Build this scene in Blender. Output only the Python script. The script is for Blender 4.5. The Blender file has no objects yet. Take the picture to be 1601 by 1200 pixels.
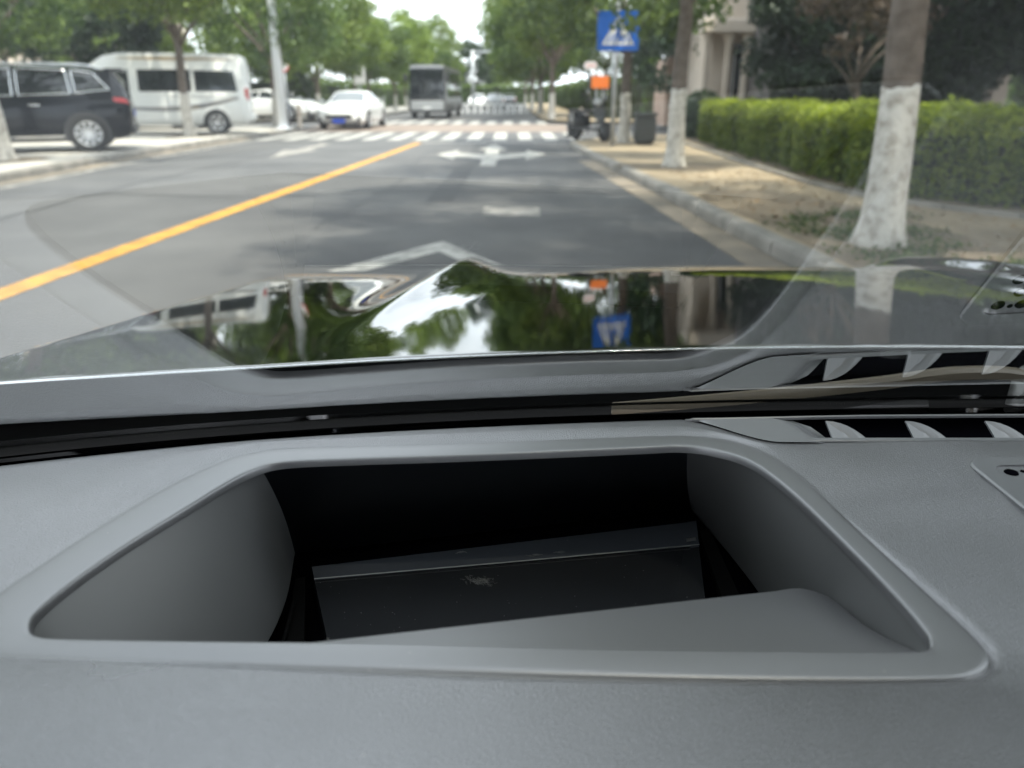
import bpy, math, random
from math import sin, cos, tan, pi, radians as R, atan2, hypot, exp
from mathutils import Vector, Matrix
import numpy as np
random.seed(7)
scene = bpy.context.scene
col = scene.collection

# ------------------------------------------------------------------ camera
CAM_Z, PITCH, F = 1.20, R(20.56), 1200.0      # metres, radians, focal length in photo pixels (1601 wide)
cam = bpy.data.cameras.new('camera')
cam.sensor_width = 36.0
cam.lens = 36.0 * F / 1601.0
cam.clip_start, cam.clip_end = 0.004, 2000
cam.dof.use_dof = True
cam.dof.focus_distance = 0.50
cam.dof.aperture_fstop = 7.6
camo = bpy.data.objects.new('camera', cam); col.objects.link(camo)
camo.location = (0, 0, CAM_Z); camo.rotation_euler = (pi/2 - PITCH, 0, 0)
scene.camera = camo

def at(px, py, z=0.0):
    """ground / dashboard point seen at a photo pixel, on the level plane z"""
    a = (px - 800.5)/F; b = -(py - 600)/F
    dx = a; dy = cos(PITCH) + b*sin(PITCH); dz = -sin(PITCH) + b*cos(PITCH)
    t = (z - CAM_Z)/dz
    return (dx*t, dy*t)

# ------------------------------------------------------------------ sky, sun, exposure
SUN_EL, SUN_AZ = R(66), R(140)     # azimuth from +Y (ahead) towards +X (right)
w = bpy.data.worlds.new('World'); scene.world = w; w.use_nodes = True
nt = w.node_tree; nt.nodes.clear()
def N(t, **k):
    n = nt.nodes.new(t)
    for a, b in k.items(): setattr(n, a, b)
    return n
L = lambda a, b: nt.links.new(a, b)
sky = N('ShaderNodeTexSky', sky_type='NISHITA', sun_disc=False, sun_elevation=SUN_EL, sun_rotation=SUN_AZ,
        air_density=1.0, dust_density=.6, ozone_density=1.0)
tc = N('ShaderNodeTexCoord'); mp = N('ShaderNodeMapping'); mp.inputs['Scale'].default_value = (1.6, 1.6, 3.2)
mp.inputs['Location'].default_value = (0.35, 0.1, 0.2)
L(tc.outputs['Generated'], mp.inputs['Vector'])
cl = N('ShaderNodeTexNoise'); cl.inputs['Scale'].default_value = 2.2; cl.inputs['Detail'].default_value = 9; cl.inputs['Roughness'].default_value = .58
L(mp.outputs[0], cl.inputs['Vector'])
cr = N('ShaderNodeValToRGB'); cr.color_ramp.elements[0].position = .30; cr.color_ramp.elements[1].position = .52
cr.color_ramp.elements[0].color = (.30, .30, .30, 1)
L(cl.outputs['Fac'], cr.inputs[0])
cl2 = N('ShaderNodeTexNoise'); cl2.inputs['Scale'].default_value = 5; cl2.inputs['Detail'].default_value = 6
L(mp.outputs[0], cl2.inputs['Vector'])
cc = N('ShaderNodeMix', data_type='RGBA'); cc.inputs[6].default_value = (14.5, 16, 18.5, 1); cc.inputs[7].default_value = (21, 21.4, 22.0, 1)
L(cl2.outputs['Fac'], cc.inputs[0])
mx = N('ShaderNodeMix', data_type='RGBA')
L(cr.outputs[0], mx.inputs[0]); L(sky.outputs[0], mx.inputs[6]); L(cc.outputs[2], mx.inputs[7])
bg = N('ShaderNodeBackground'); bg.inputs[1].default_value = 0.12
out = N('ShaderNodeOutputWorld'); L(mx.outputs[2], bg.inputs[0]); L(bg.outputs[0], out.inputs[0])
sd = bpy.data.lights.new('sun', 'SUN'); sd.energy = 5.0; sd.angle = R(2.0); sd.color = (1, .92, .79)
so = bpy.data.objects.new('sun', sd); col.objects.link(so)
sdir = Vector((sin(SUN_AZ)*cos(SUN_EL), cos(SUN_AZ)*cos(SUN_EL), sin(SUN_EL)))
so.rotation_euler = sdir.to_track_quat('Z', 'Y').to_euler(); so.location = (20, 20, 40)
vs = scene.view_settings; vs.view_transform = 'Standard'; vs.look = 'None'; vs.gamma = 1; vs.use_curve_mapping = False
vs.exposure = 0.64
scene.cycles.use_denoising = True
scene.cycles.max_bounces = 8; scene.cycles.glossy_bounces = 6; scene.cycles.transparent_max_bounces = 16
scene.cycles.sample_clamp_indirect = 6.0; scene.cycles.caustics_reflective = False; scene.cycles.caustics_refractive = False

# ------------------------------------------------------------------ materials
M = {}
def mat(name, color=(.5, .5, .5), rough=.6, metal=0, spec=.5, noise=None, bump=None, coat=0, coords='Object', ior=None, rvar=None, tint=None):
    """noise=(scale, colour2, lo, hi, detail); bump=(scale, strength, distance)"""
    m = bpy.data.materials.new(name); m.use_nodes = True
    t = m.node_tree; b = t.nodes['Principled BSDF']
    b.inputs['Base Color'].default_value = (*color, 1); b.inputs['Roughness'].default_value = rough
    b.inputs['Metallic'].default_value = metal; b.inputs['Specular IOR Level'].default_value = spec
    if coat: b.inputs['Coat Weight'].default_value = coat; b.inputs['Coat Roughness'].default_value = .02
    if ior: b.inputs['IOR'].default_value = ior
    if tint: b.inputs['Specular Tint'].default_value = (*tint, 1)
    if rvar:
        c0 = t.nodes.new('ShaderNodeTexCoord'); n0 = t.nodes.new('ShaderNodeTexNoise'); n0.inputs['Scale'].default_value = rvar[0]; n0.inputs['Detail'].default_value = 7; n0.inputs['Distortion'].default_value = .8
        m0 = t.nodes.new('ShaderNodeMapRange'); m0.inputs['From Min'].default_value = .3; m0.inputs['From Max'].default_value = .7; m0.inputs['To Min'].default_value = rvar[1]; m0.inputs['To Max'].default_value = rvar[2]
        t.links.new(c0.outputs['Object'], n0.inputs['Vector']); t.links.new(n0.outputs['Fac'], m0.inputs['Value']); t.links.new(m0.outputs[0], b.inputs['Roughness'])
    if noise or bump:
        c = t.nodes.new('ShaderNodeTexCoord')
    if noise:
        n = t.nodes.new('ShaderNodeTexNoise'); n.inputs['Scale'].default_value = noise[0]
        n.inputs['Detail'].default_value = noise[4] if len(noise) > 4 else 6
        t.links.new(c.outputs[coords], n.inputs['Vector'])
        r = t.nodes.new('ShaderNodeValToRGB'); e = r.color_ramp.elements
        e[0].position = noise[2]; e[1].position = noise[3]; e[0].color = (*color, 1); e[1].color = (*noise[1], 1)
        t.links.new(n.outputs['Fac'], r.inputs[0]); t.links.new(r.outputs[0], b.inputs['Base Color'])
    if bump:
        n2 = t.nodes.new('ShaderNodeTexNoise'); n2.inputs['Scale'].default_value = bump[0]; n2.inputs['Detail'].default_value = 3
        t.links.new(c.outputs[coords], n2.inputs['Vector'])
        bp = t.nodes.new('ShaderNodeBump'); bp.inputs['Strength'].default_value = bump[1]; bp.inputs['Distance'].default_value = bump[2]
        t.links.new(n2.outputs['Fac'], bp.inputs['Height']); t.links.new(bp.outputs[0], b.inputs['Normal'])
    M[name] = m
    return m

def leaf_mat(name, c1, c2, trans=.35, scale=.9):
    m = bpy.data.materials.new(name); m.use_nodes = True
    t = m.node_tree; t.nodes.clear(); n = t.nodes.new
    o = n('ShaderNodeOutputMaterial'); mixs = n('ShaderNodeMixShader'); mixs.inputs[0].default_value = trans
    p = n('ShaderNodeBsdfPrincipled'); p.inputs['Roughness'].default_value = .5; p.inputs['Specular IOR Level'].default_value = .35
    tr = n('ShaderNodeBsdfTranslucent')
    at_ = n('ShaderNodeAttribute'); at_.attribute_name = 'tone'
    oi = n('ShaderNodeObjectInfo')
    mx = n('ShaderNodeMix'); mx.data_type = 'RGBA'
    mx.inputs[6].default_value = (*c1, 1); mx.inputs[7].default_value = (*c2, 1)
    t.links.new(at_.outputs['Fac'], mx.inputs[0])
    hv = n('ShaderNodeHueSaturation')
    ma = n('ShaderNodeMath'); ma.operation = 'MULTIPLY_ADD'; ma.inputs[1].default_value = .5; ma.inputs[2].default_value = .75
    t.links.new(oi.outputs['Random'], ma.inputs[0]); t.links.new(ma.outputs[0], hv.inputs['Value'])
    t.links.new(mx.outputs[2], hv.inputs['Color'])
    t.links.new(hv.outputs[0], p.inputs['Base Color'])
    tm = n('ShaderNodeMix'); tm.data_type = 'RGBA'; tm.blend_type = 'MULTIPLY'; tm.inputs[0].default_value = 1
    tm.inputs[7].default_value = (1.15, 1.2, .8, 1)
    t.links.new(hv.outputs[0], tm.inputs[6]); t.links.new(tm.outputs[2], tr.inputs['Color'])
    t.links.new(p.outputs[0], mixs.inputs[1]); t.links.new(tr.outputs[0], mixs.inputs[2]); t.links.new(mixs.outputs[0], o.inputs[0])
    M[name] = m

# cabin
mat('dash', (.043, .043, .046), .33, spec=.5, ior=2.3, rvar=(6, .26, .44), tint=(.97, .97, 1), bump=(1200, .9, .00045), noise=(14, (.054, .054, .058), .4, .65))
mat('dash_smooth', (.062, .062, .065), .38, tint=(.97, .98, 1), spec=.5, ior=2.1, bump=(2200, .2, .0002))
mat('well_grey', (.085, .087, .088), .5, spec=.5, ior=1.7)
mat('vent_trim', (.095, .097, .102), .40, spec=.5, ior=1.8)
mat('piano', (.006, .007, .009), .3, spec=.5)
mat('void', (.002, .002, .003), .9, spec=0)  # near-black, paints the darkness of gaps, ducts and openings
mat('headliner', (.07, .07, .07), .9, spec=.1)
mat('rubber', (.012, .012, .013), .6)
mat('cowl', (.004, .004, .004), .9, spec=.03, bump=(120, .3, .002))
mat('steel', (.45, .45, .44), .35, metal=.8)
mat('wiper', (.20, .17, .13), .35, spec=.5)  # beige stands in for sun glinting on the arm
mat('lint', (.17, .17, .165), .9)
mat('dust', (.42, .40, .36), .95)
mat('hood_paint', (.006, .0065, .007), .035, spec=.75, coat=1.0)
# hud cover glass: dark, glossy, slightly dusty
mat('cover_glass', (.016, .017, .019), .03, spec=.6)
# street
mat('asphalt', (.075, .075, .078), .85, noise=(.55, (.135, .134, .134), .32, .70, 15), bump=(90, .6, .006))
mat('asphalt_table', (.20, .155, .13), .85, noise=(.8, (.25, .20, .165), .35, .7, 10))
mat('yellow_paint', (.42, .21, .035), .75, noise=(5, (.60, .31, .05), .40, .58, 12))
mat('white_paint', (.24, .235, .22), .8, noise=(5, (.46, .45, .42), .36, .55, 12))
mat('worn_paint', (.16, .155, .145), .8, noise=(4, (.36, .34, .31), .38, .58, 12))
mat('kerb', (.20, .19, .17), .85, noise=(3, (.32, .30, .27), .35, .65, 12), bump=(40, .3, .004))
mat('gutter', (.19, .165, .135), .9, noise=(1.4, (.33, .275, .21), .4, .65, 12))
mat('paving', (.25, .20, .135), .9, noise=(1.1, (.40, .32, .215), .36, .64, 12), bump=(30, .3, .004))
mat('paving_left', (.42, .40, .36), .9, noise=(.8, (.50, .47, .43), .38, .62, 10))
mat('soil', (.16, .125, .085), .95, noise=(1.6, (.27, .215, .15), .35, .65, 12), bump=(25, .6, .02))
mat('bark', (.095, .075, .060), .95, noise=(9, (.16, .13, .11), .35, .65, 10), bump=(18, .8, .03))
mat('limewash', (.58, .555, .51), .9, noise=(13, (.30, .27, .23), .46, .72, 14), bump=(22, .9, .02))
mat('post_grey', (.42, .44, .46), .4, metal=.3)
mat('lamp_pole', (.78, .81, .86), .35)
mat('sign_blue', (.010, .13, .60), .4)
mat('sign_white', (.80, .80, .80), .5)
mat('sign_orange', (.85, .20, .03), .5)
mat('sign_red', (.6, .05, .05), .5)
mat('dark_metal', (.03, .03, .033), .45)
mat('bin', (.055, .06, .062), .6)
mat('stone_pale', (.55, .47, .39), .85, noise=(1.2, (.62, .54, .46), .4, .6))
mat('stone_pink', (.48, .34, .27), .85, noise=(1.2, (.54, .40, .32), .4, .6))
mat('stone_dark', (.10, .09, .085), .85, noise=(1.5, (.14, .125, .115), .4, .6))
mat('window_dark', (.02, .025, .03), .08)
mat('roof_tile', (.10, .07, .06), .8)
mat('concrete_far', (.5, .5, .5), .9)
# vehicles
mat('paint_black', (.004, .0055, .010), .15, spec=.3, coat=.15)
mat('paint_white', (.78, .79, .78), .22, coat=.6)
mat('paint_van', (.74, .75, .74), .25, coat=.5)
mat('paint_grey', (.10, .105, .115), .2, coat=.8)
mat('paint_silver', (.38, .39, .40), .3, metal=.3)
mat('paint_coach', (.09, .09, .093), .35)
mat('auto_glass', (.012, .015, .018), .04, spec=.8)
mat('auto_glass_light', (.10, .115, .125), .05, spec=.9)
mat('chrome', (.85, .86, .88), .15, metal=1)
mat('tyre', (.018, .018, .019), .8)
mat('alloy', (.62, .63, .65), .3, metal=.7)
mat('tail_red', (.45, .02, .02), .2)
mat('head_lamp', (.7, .72, .75), .08, spec=.8)
mat('plate_blue', (.015, .06, .45), .4)
mat('decal_brown', (.38, .30, .20), .4)
mat('decal_grey', (.20, .21, .23), .4)
leaf_mat('leaf_light', (.075, .122, .030), (.23, .30, .07), .42)
leaf_mat('leaf_mid', (.038, .072, .024), (.135, .19, .05), .38)
leaf_mat('leaf_dark', (.018, .036, .020), (.045, .078, .036), .22)
leaf_mat('leaf_plum', (.07, .05, .04), (.15, .115, .09), .2)
leaf_mat('leaf_hedge', (.06, .115, .016), (.46, .54, .06), .42)  # second tone brightened to paint sun on the hedge top
leaf_mat('leaf_litter', (.16, .10, .05), (.32, .20, .08), .1)

def glass_mat():
    m = bpy.data.materials.new('windshield_glass'); m.use_nodes = True
    t = m.node_tree; t.nodes.clear(); n = t.nodes.new; l = t.links.new
    g = n('ShaderNodeNewGeometry'); d = n('ShaderNodeVectorMath'); d.operation = 'DOT_PRODUCT'
    l(g.outputs['Normal'], d.inputs[0]); l(g.outputs['Incoming'], d.inputs[1])
    def mth(op, a, b=None):
        q = n('ShaderNodeMath'); q.operation = op
        for i, v in enumerate((a, b)):
            if v is None: continue
            if isinstance(v, (int, float)): q.inputs[i].default_value = v
            else: l(v, q.inputs[i])
        return q.outputs[0]
    c = mth('ABSOLUTE', d.outputs['Value'])
    p5 = mth('POWER', mth('SUBTRACT', 1.0, c), 5.0)
    r = mth('ADD', mth('MULTIPLY', p5, .957), .043)           # Fresnel reflectance of one face
    rr = mth('DIVIDE', mth('MULTIPLY', r, 1.45), mth('ADD', r, 1.0))   # both faces of the pane
    tr = n('ShaderNodeBsdfTransparent'); tr.inputs[0].default_value = (.90, .94, .915, 1)
    gl = n('ShaderNodeBsdfGlossy'); gl.inputs['Roughness'].default_value = 0.0; gl.inputs[0].default_value = (1, 1, 1, 1)
    mx = n('ShaderNodeMixShader'); l(rr, mx.inputs[0]); l(tr.outputs[0], mx.inputs[1]); l(gl.outputs[0], mx.inputs[2])
    o = n('ShaderNodeOutputMaterial'); l(mx.outputs[0], o.inputs[0]); M['windshield_glass'] = m
glass_mat()

# ------------------------------------------------------------------ mesh helpers
class MB:
    def __init__(s): s.v = []; s.f = []; s.mi = []; s.cur = 0
    def add(s, vs, fs):
        k = len(s.v); s.v += [tuple(v) for v in vs]; s.f += [tuple(i + k for i in f) for f in fs]; s.mi += [s.cur]*len(fs)
        return s
    def box(s, x0, x1, y0, y1, z0, z1, bev=0):
        if bev <= 0:
            v = [(x, y, z) for z in (z0, z1) for y in (y0, y1) for x in (x0, x1)]
            return s.add(v, [(0, 2, 3, 1), (4, 5, 7, 6), (0, 1, 5, 4), (2, 6, 7, 3), (0, 4, 6, 2), (1, 3, 7, 5)])
        b = bev
        rings = []
        for z, d in ((z0, b), (z0 + b, 0), (z1 - b, 0), (z1, b)):
            X0, X1, Y0, Y1 = x0 + d, x1 - d, y0 + d, y1 - d; c = b*.6 if d == 0 else b*.3
            rings.append([(X0 + c, Y0, z), (X1 - c, Y0, z), (X1, Y0 + c, z), (X1, Y1 - c, z), (X1 - c, Y1, z), (X0 + c, Y1, z), (X0, Y1 - c, z), (X0, Y0 + c, z)])
        return s.loft(rings, closed=True, caps=True)
    def loft(s, rings, closed=True, caps=False):
        n = len(rings[0]); vs = [p for r in rings for p in r]; fs = []
        for i in range(len(rings) - 1):
            for j in range(n if closed else n - 1):
                a = i*n + j; b = i*n + (j + 1) % n
                fs.append((a, b, b + n, a + n))
        if caps:
            fs.append(tuple(range(n - 1, -1, -1))); fs.append(tuple((len(rings) - 1)*n + j for j in range(n)))
        return s.add(vs, fs)
    def tube(s, pts, rad, n=8, caps=True):
        pts = [Vector(p) for p in pts]
        if not isinstance(rad, (list, tuple)): rad = [rad]*len(pts)
        rings = []
        up = None
        for i, p in enumerate(pts):
            d = (pts[min(i + 1, len(pts) - 1)] - pts[max(i - 1, 0)])
            d = d.normalized() if d.length > 1e-9 else Vector((0, 0, 1))
            if up is None: up = Vector((1, 0, 0)) if abs(d.x) < .8 else Vector((0, 1, 0))
            a = (up - d*up.dot(d)).normalized(); b = d.cross(a); up = a
            rings.append([p + (a*cos(2*pi*k/n) + b*sin(2*pi*k/n))*rad[i] for k in range(n)])
        return s.loft(rings, True, caps)
    def lathe(s, prof, n=24, axis='y', c=(0, 0, 0)):
        """prof: (radius, along); axis of revolution"""
        rings = []
        for r, h in prof:
            ring = []
            for k in range(n):
                a = 2*pi*k/n
                q = {'y': (r*cos(a), h, r*sin(a)), 'z': (r*cos(a), r*sin(a), h), 'x': (h, r*cos(a), r*sin(a))}[axis]
                ring.append((q[0] + c[0], q[1] + c[1], q[2] + c[2]))
            rings.append(ring)
        return s.loft(rings, True, False)
    def prism(s, poly, d0, d1, axis='z'):
        """extrude a 2-D polygon between d0 and d1 along an axis"""
        f = {'z': lambda p, d: (p[0], p[1], d), 'y': lambda p, d: (p[0], d, p[1]), 'x': lambda p, d: (d, p[0], p[1])}[axis]
        n = len(poly); v = [f(p, d0) for p in poly] + [f(p, d1) for p in poly]
        fs = [tuple(range(n - 1, -1, -1)), tuple(range(n, 2*n))] + [(i, (i + 1) % n, (i + 1) % n + n, i + n) for i in range(n)]
        return s.add(v, fs)
    def mesh(s, name, mats, smooth=False):
        me = bpy.data.meshes.new(name); me.from_pydata(s.v, [], s.f)
        for m in (mats if isinstance(mats, (list, tuple)) else [mats]): me.materials.append(M[m])
        if max(s.mi or [0]): me.polygons.foreach_set('material_index', s.mi)
        if smooth: me.polygons.foreach_set('use_smooth', [True]*len(me.polygons))
        me.validate(); me.update()
        return me
    def build(s, name, mats, parent=None, smooth=False, fixn=True, angle=None):
        me = s.mesh(name, mats, smooth)
        if fixn:
            import bmesh
            bm = bmesh.new(); bm.from_mesh(me); bmesh.ops.recalc_face_normals(bm, faces=bm.faces); bm.to_mesh(me); bm.free()
        if angle: me.set_sharp_from_angle(angle=R(angle))
        return link(name, me, parent)
def link(name, me, parent=None):
    o = bpy.data.objects.new(name, me); col.objects.link(o)
    if parent: o.parent = parent
    return o
def empty(name, loc=(0, 0, 0), rz=0):
    o = bpy.data.objects.new(name, None); col.objects.link(o); o.location = loc; o.rotation_euler = (0, 0, rz); o.empty_display_size = .2
    return o
def tag(o, label=None, cat=None, group=None, kind=None):
    if label: o['label'] = label
    if cat: o['category'] = cat
    if group: o['group'] = group
    if kind: o['kind'] = kind
    return o
def copy_tree(o, parent=None):
    c = o.copy(); col.objects.link(c)
    if parent: c.parent = parent
    for ch in [q for q in list(o.children)]: copy_tree(ch, c)
    return c
def spline(pts, n, closed=False):
    """Catmull-Rom through 2-D/3-D points, n samples evenly by length"""
    P = [np.array(p, float) for p in pts]; m = len(P); o = []
    rng = range(m if closed else m - 1)
    for i in rng:
        g = (lambda k: P[k % m]) if closed else (lambda k: P[min(max(k, 0), m - 1)])
        p0, p1, p2, p3 = g(i - 1), g(i), g(i + 1), g(i + 2)
        for t in np.linspace(0, 1, 14, endpoint=False):
            o.append(.5*((2*p1) + (-p0 + p2)*t + (2*p0 - 5*p1 + 4*p2 - p3)*t*t + (-p0 + 3*p1 - 3*p2 + p3)*t**3))
    o.append(P[0] if closed else P[-1])
    o = np.array(o); s = np.concatenate([[0], np.cumsum(np.linalg.norm(np.diff(o, axis=0), axis=1))])
    q = np.linspace(0, s[-1], n, endpoint=not closed)
    return np.stack([np.interp(q, s, o[:, k]) for k in range(o.shape[1])], 1)
def lerp(a, b, t): return a + (b - a)*t
def sstep(a, b, x):
    t = min(1, max(0, (x - a)/(b - a))); return t*t*(3 - 2*t)

# ------------------------------------------------------------------ ground, road, pavements
def sheet(name, poly, z, m, parent=None, kind='structure'):
    b = MB(); b.add([(p[0], p[1], z) for p in poly], [tuple(range(len(poly)))])
    o = b.build(name, m, parent, fixn=False)
    if o.data.polygons[0].normal.z < 0: o.data.flip_normals()
    if not parent: o['kind'] = kind
    return o
PV = .12                                               # height of the pavements
ground = sheet('ground', [(-600, -600), (600, -600), (600, 900), (-600, 900)], -.06, 'soil')
road = sheet('road', [(-7.8, -30), (2.2, -30), (2.2, 20.6), (4.2, 23.6), (60, 23.6), (60, 36), (3.8, 36), (1.5, 39), (1.2, 400), (-8.6, 400),
                      (-8.4, 40.5), (-10.5, 38.5), (-70, 38.5), (-70, 29.8), (-9.6, 29.8), (-7.8, 28.2)], 0, 'asphalt')
right_kerb_line = [(2.16, -14), (2.13, 3.5), (2.09, 5.85), (1.85, 11.4), (1.62, 16), (1.45, 20.1), (1.75, 21.4), (2.7, 22.6), (4.2, 23.2)]
left_kerb_line = [(-7.55, -14), (-7.55, 4), (-7.6, 11.7), (-7.9, 16.4), (-8.0, 22), (-7.8, 28.5), (-8.0, 30.4), (-9.0, 31.5), (-10.5, 31.9)]
def offset(line, d):
    o = []
    for i, p in enumerate(line):
        a = line[max(i - 1, 0)]; b = line[min(i + 1, len(line) - 1)]
        dx, dy = b[0] - a[0], b[1] - a[1]; l = hypot(dx, dy)
        o.append((p[0] + dy/l*d, p[1] - dx/l*d))
    return o
rk = [tuple(p) for p in spline(right_kerb_line, 90)]; lk = [tuple(p) for p in spline(left_kerb_line, 90)]
pr = sheet('pavement_right', offset(rk, .14) + [(60, 23.2), (60, -14)], PV, 'paving')
pl = sheet('pavement_left', offset(lk, -.14) + [(-70, 31.9), (-70, -14)], PV, 'paving_left')
sheet('pavement_right_far', [(1.6, 40), (3.9, 37), (60, 37), (60, 300), (1.4, 300)], PV, 'paving')
sheet('pavement_left_far', [(-8.5, 41.5), (-10.5, 39.5), (-70, 39.5), (-70, 300), (-8.7, 300)], PV, 'paving_left')
def kerb(name, line, side, n):
    root = empty(name); root['kind'] = 'structure'
    pts = spline(line, n + 1)
    for i in range(n):
        a = Vector((*pts[i], 0)); c = Vector((*pts[i + 1], 0)); d = (c - a); l = d.length; d.normalize()
        nn = Vector((d.y, -d.x, 0))*side
        b = MB(); j = random.uniform(-.006, .006); g = .008
        prof = [(0.0, -.05), (0.0, .085 + j), (.012, .112 + j), (.03, PV + j + .004), (.15, PV + j + .004), (.15, -.05)]
        r0 = [a + d*g + nn*(u + j) + Vector((0, 0, z)) for u, z in prof]; r1 = [c - d*g + nn*(u + j) + Vector((0, 0, z)) for u, z in prof]
        b.loft([r0, r1], True, True)
        b.build('kerb_stone', 'kerb', root)
    return root
kerb('kerb_right', right_kerb_line, 1, 44)
kerb('kerb_left', left_kerb_line, -1, 50)
# pieces laid on the road are its children, 4 mm up
def strip(name, line, w, m, z=.004, parent=road):
    a = offset(line, w/2); b = offset(line, -w/2)
    bb = MB(); n = len(line)
    bb.add([(p[0], p[1], z) for p in a] + [(p[0], p[1], z) for p in b], [(i, i + 1, n + i + 1, n + i) for i in range(n - 1)])
    o = bb.build(name, m, parent, fixn=False)
    if o.data.polygons[0].normal.z < 0: o.data.flip_normals()
    return o
strip('gutter', offset(rk[:70], -.17), .32, 'gutter')
strip('gutter', offset(lk[:72], .15), .28, 'gutter')
strip('edge_line', [(-7.05, -8), (-7.1, 11), (-7.4, 17), (-7.45, 23)], .14, 'worn_paint')
strip('centre_line', [tuple(p) for p in spline([(-3.62, -6), (-3.3, 4.9), (-2.93, 13), (-2.55, 22.0)], 30)], .21, 'yellow_paint')
strip('stop_line', [(-2.45, 22.15), (1.45, 22.15)], .25, 'white_paint')
sheet('raised_table', [(-8.0, 28.8), (2.0, 28.8), (2.4, 36.3), (-8.4, 36.3)], .004, 'asphalt_table', road)
for i in range(13):
    x = -7.5 + i*.77
    sheet('crosswalk_stripe', [(x, 23.3), (x + .40, 23.3), (x + .40, 28.4), (x, 28.4)], .004, 'white_paint', road)
for i in range(12):
    x = -7.6 + i*.8
    sheet('crosswalk_stripe', [(x, 36.8), (x + .42, 36.8), (x + .42, 42), (x, 42)], .004, 'white_paint', road)
# lane arrow: left, straight on and right
ax = -.45
sheet('lane_arrow', [(ax + dx, y) for dx, y in ((-.14, 14.6), (.14, 14.6), (.16, 16.2), (.75, 16.9), (.72, 16.0), (1.2, 17.6), (.80, 19.0), (.78, 18.1), (.16, 17.4),
       (.15, 19.2), (.34, 19.2), (0, 21.2), (-.34, 19.2), (-.15, 19.2), (-.16, 17.4), (-.78, 18.1), (-.80, 19.0), (-1.2, 17.6), (-.72, 16.0), (-.75, 16.9), (-.16, 16.2))], .004, 'white_paint', road)
sheet('lane_arrow', [(-5.0 + dx, y) for dx, y in ((-.14, 21.6), (-.14, 19), (-.42, 19), (0, 16.4), (.42, 19), (.14, 19), (.14, 21.6))], .004, 'worn_paint', road)
sheet('paint_patch', [(-.33, 8.35), (.30, 8.25), (.31, 8.98), (-.32, 9.05)], .004, 'worn_paint', road)
# warning diamond (outline)
dm = [(-.61, 6.78), (.12, 5.35), (-.62, 3.9), (-1.42, 5.4)]; di = [(-.60, 6.30), (-.12, 5.36), (-.62, 4.4), (-1.16, 5.4)]
bb = MB(); bb.add([(p[0], p[1], .004) for p in dm + di], [(i, (i + 1) % 4, (i + 1) % 4 + 4, i + 4) for i in range(4)])
o = bb.build('diamond_marking', 'white_paint', road, fixn=False)
if o.data.polygons[0].normal.z < 0: o.data.flip_normals()
# repaired asphalt, darker
mat('asphalt_patch', (.060, .061, .064), .85, noise=(.6, (.085, .085, .088), .35, .7, 12))
sheet('asphalt_repair', [(-1.05, 9.5), (-.72, 9.5), (-.62, 21.5), (-.95, 21.5)], .003, 'asphalt_patch', road)
sheet('asphalt_repair', [(-.3, 17.4), (1.1, 17.2), (1.0, 21.4), (-.3, 21.4)], .0025, 'asphalt_patch', road)
mat('tar', (.035, .035, .036), .6)
for ln in ([(-6.9, 9.5), (-5.2, 10.2), (-3.4, 10.0), (-1.2, 10.6), (1.6, 10.3)], [(-5.6, 3), (-5.3, 7), (-5.5, 12), (-5.2, 19)], [(-1.9, 7.5), (-1.7, 12), (-1.9, 17), (-1.75, 21.5)], [(-6.8, 14.8), (-5, 14.2), (-3.1, 14.6)]):
    q = spline(ln, 40); strip('tar_seam', [(p[0] + random.uniform(-.03, .03), p[1] + random.uniform(-.03, .03)) for p in q], .035, 'tar', .0035)
# soil strip on the right pavement and the tree pits
sp = [tuple(p) for p in spline([(2.34, -8), (2.3, 5.5), (2.15, 9.0), (2.9, 9.8), (3.5, 8.6), (3.75, 5), (3.8, -8)], 60)]
sheet('soil_strip', sp, PV + .004, 'soil', pr)
for (x, y, r) in ((2.64, 13.0, .75), (2.7, 20.0, .6)):
    sheet('tree_pit', [(x + r*1.2*cos(a)*(1 + .15*sin(3*a)), y + r*sin(a)) for a in np.linspace(0, 2*pi, 24, endpoint=False)], PV + .004, 'soil', pr)
sheet('hedge_bed', [(4.2, 24), (4.12, 16), (4.0, 10), (4.45, 8.2), (5.2, 7.1), (6.5, 5.0), (14, 5.0), (14, 24)], PV + .004, 'soil', pr)
for (x, y) in ((-9.15, 14.4), (-9.2, 23.0), (-9.2, 5.8)):
    sheet('tree_pit', [(x + .7*cos(a), y + .7*sin(a)) for a in np.linspace(0, 2*pi, 20, endpoint=False)], PV + .004, 'soil', pl)
# edging stones between path and hedge bed
er = empty('path_edging'); er['kind'] = 'structure'
ep = spline([(4.25, 22), (4.05, 16), (3.92, 10), (4.35, 8.1), (5.1, 6.9), (6.4, 4.8)], 25)
for i in range(24):
    a, c = Vector((*ep[i], 0)), Vector((*ep[i + 1], 0)); d = (c - a).normalized(); nn = Vector((d.y, -d.x, 0))
    b = MB(); q = [(-.04, .05), (-.04, .165), (.04, .165), (.04, .05)]
    b.loft([[a + d*.008 + nn*u + Vector((0, 0, z)) for u, z in q], [c - d*.008 + nn*u + Vector((0, 0, z)) for u, z in q]], True, True)
    b.build('edging_stone', 'kerb', er)

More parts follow.
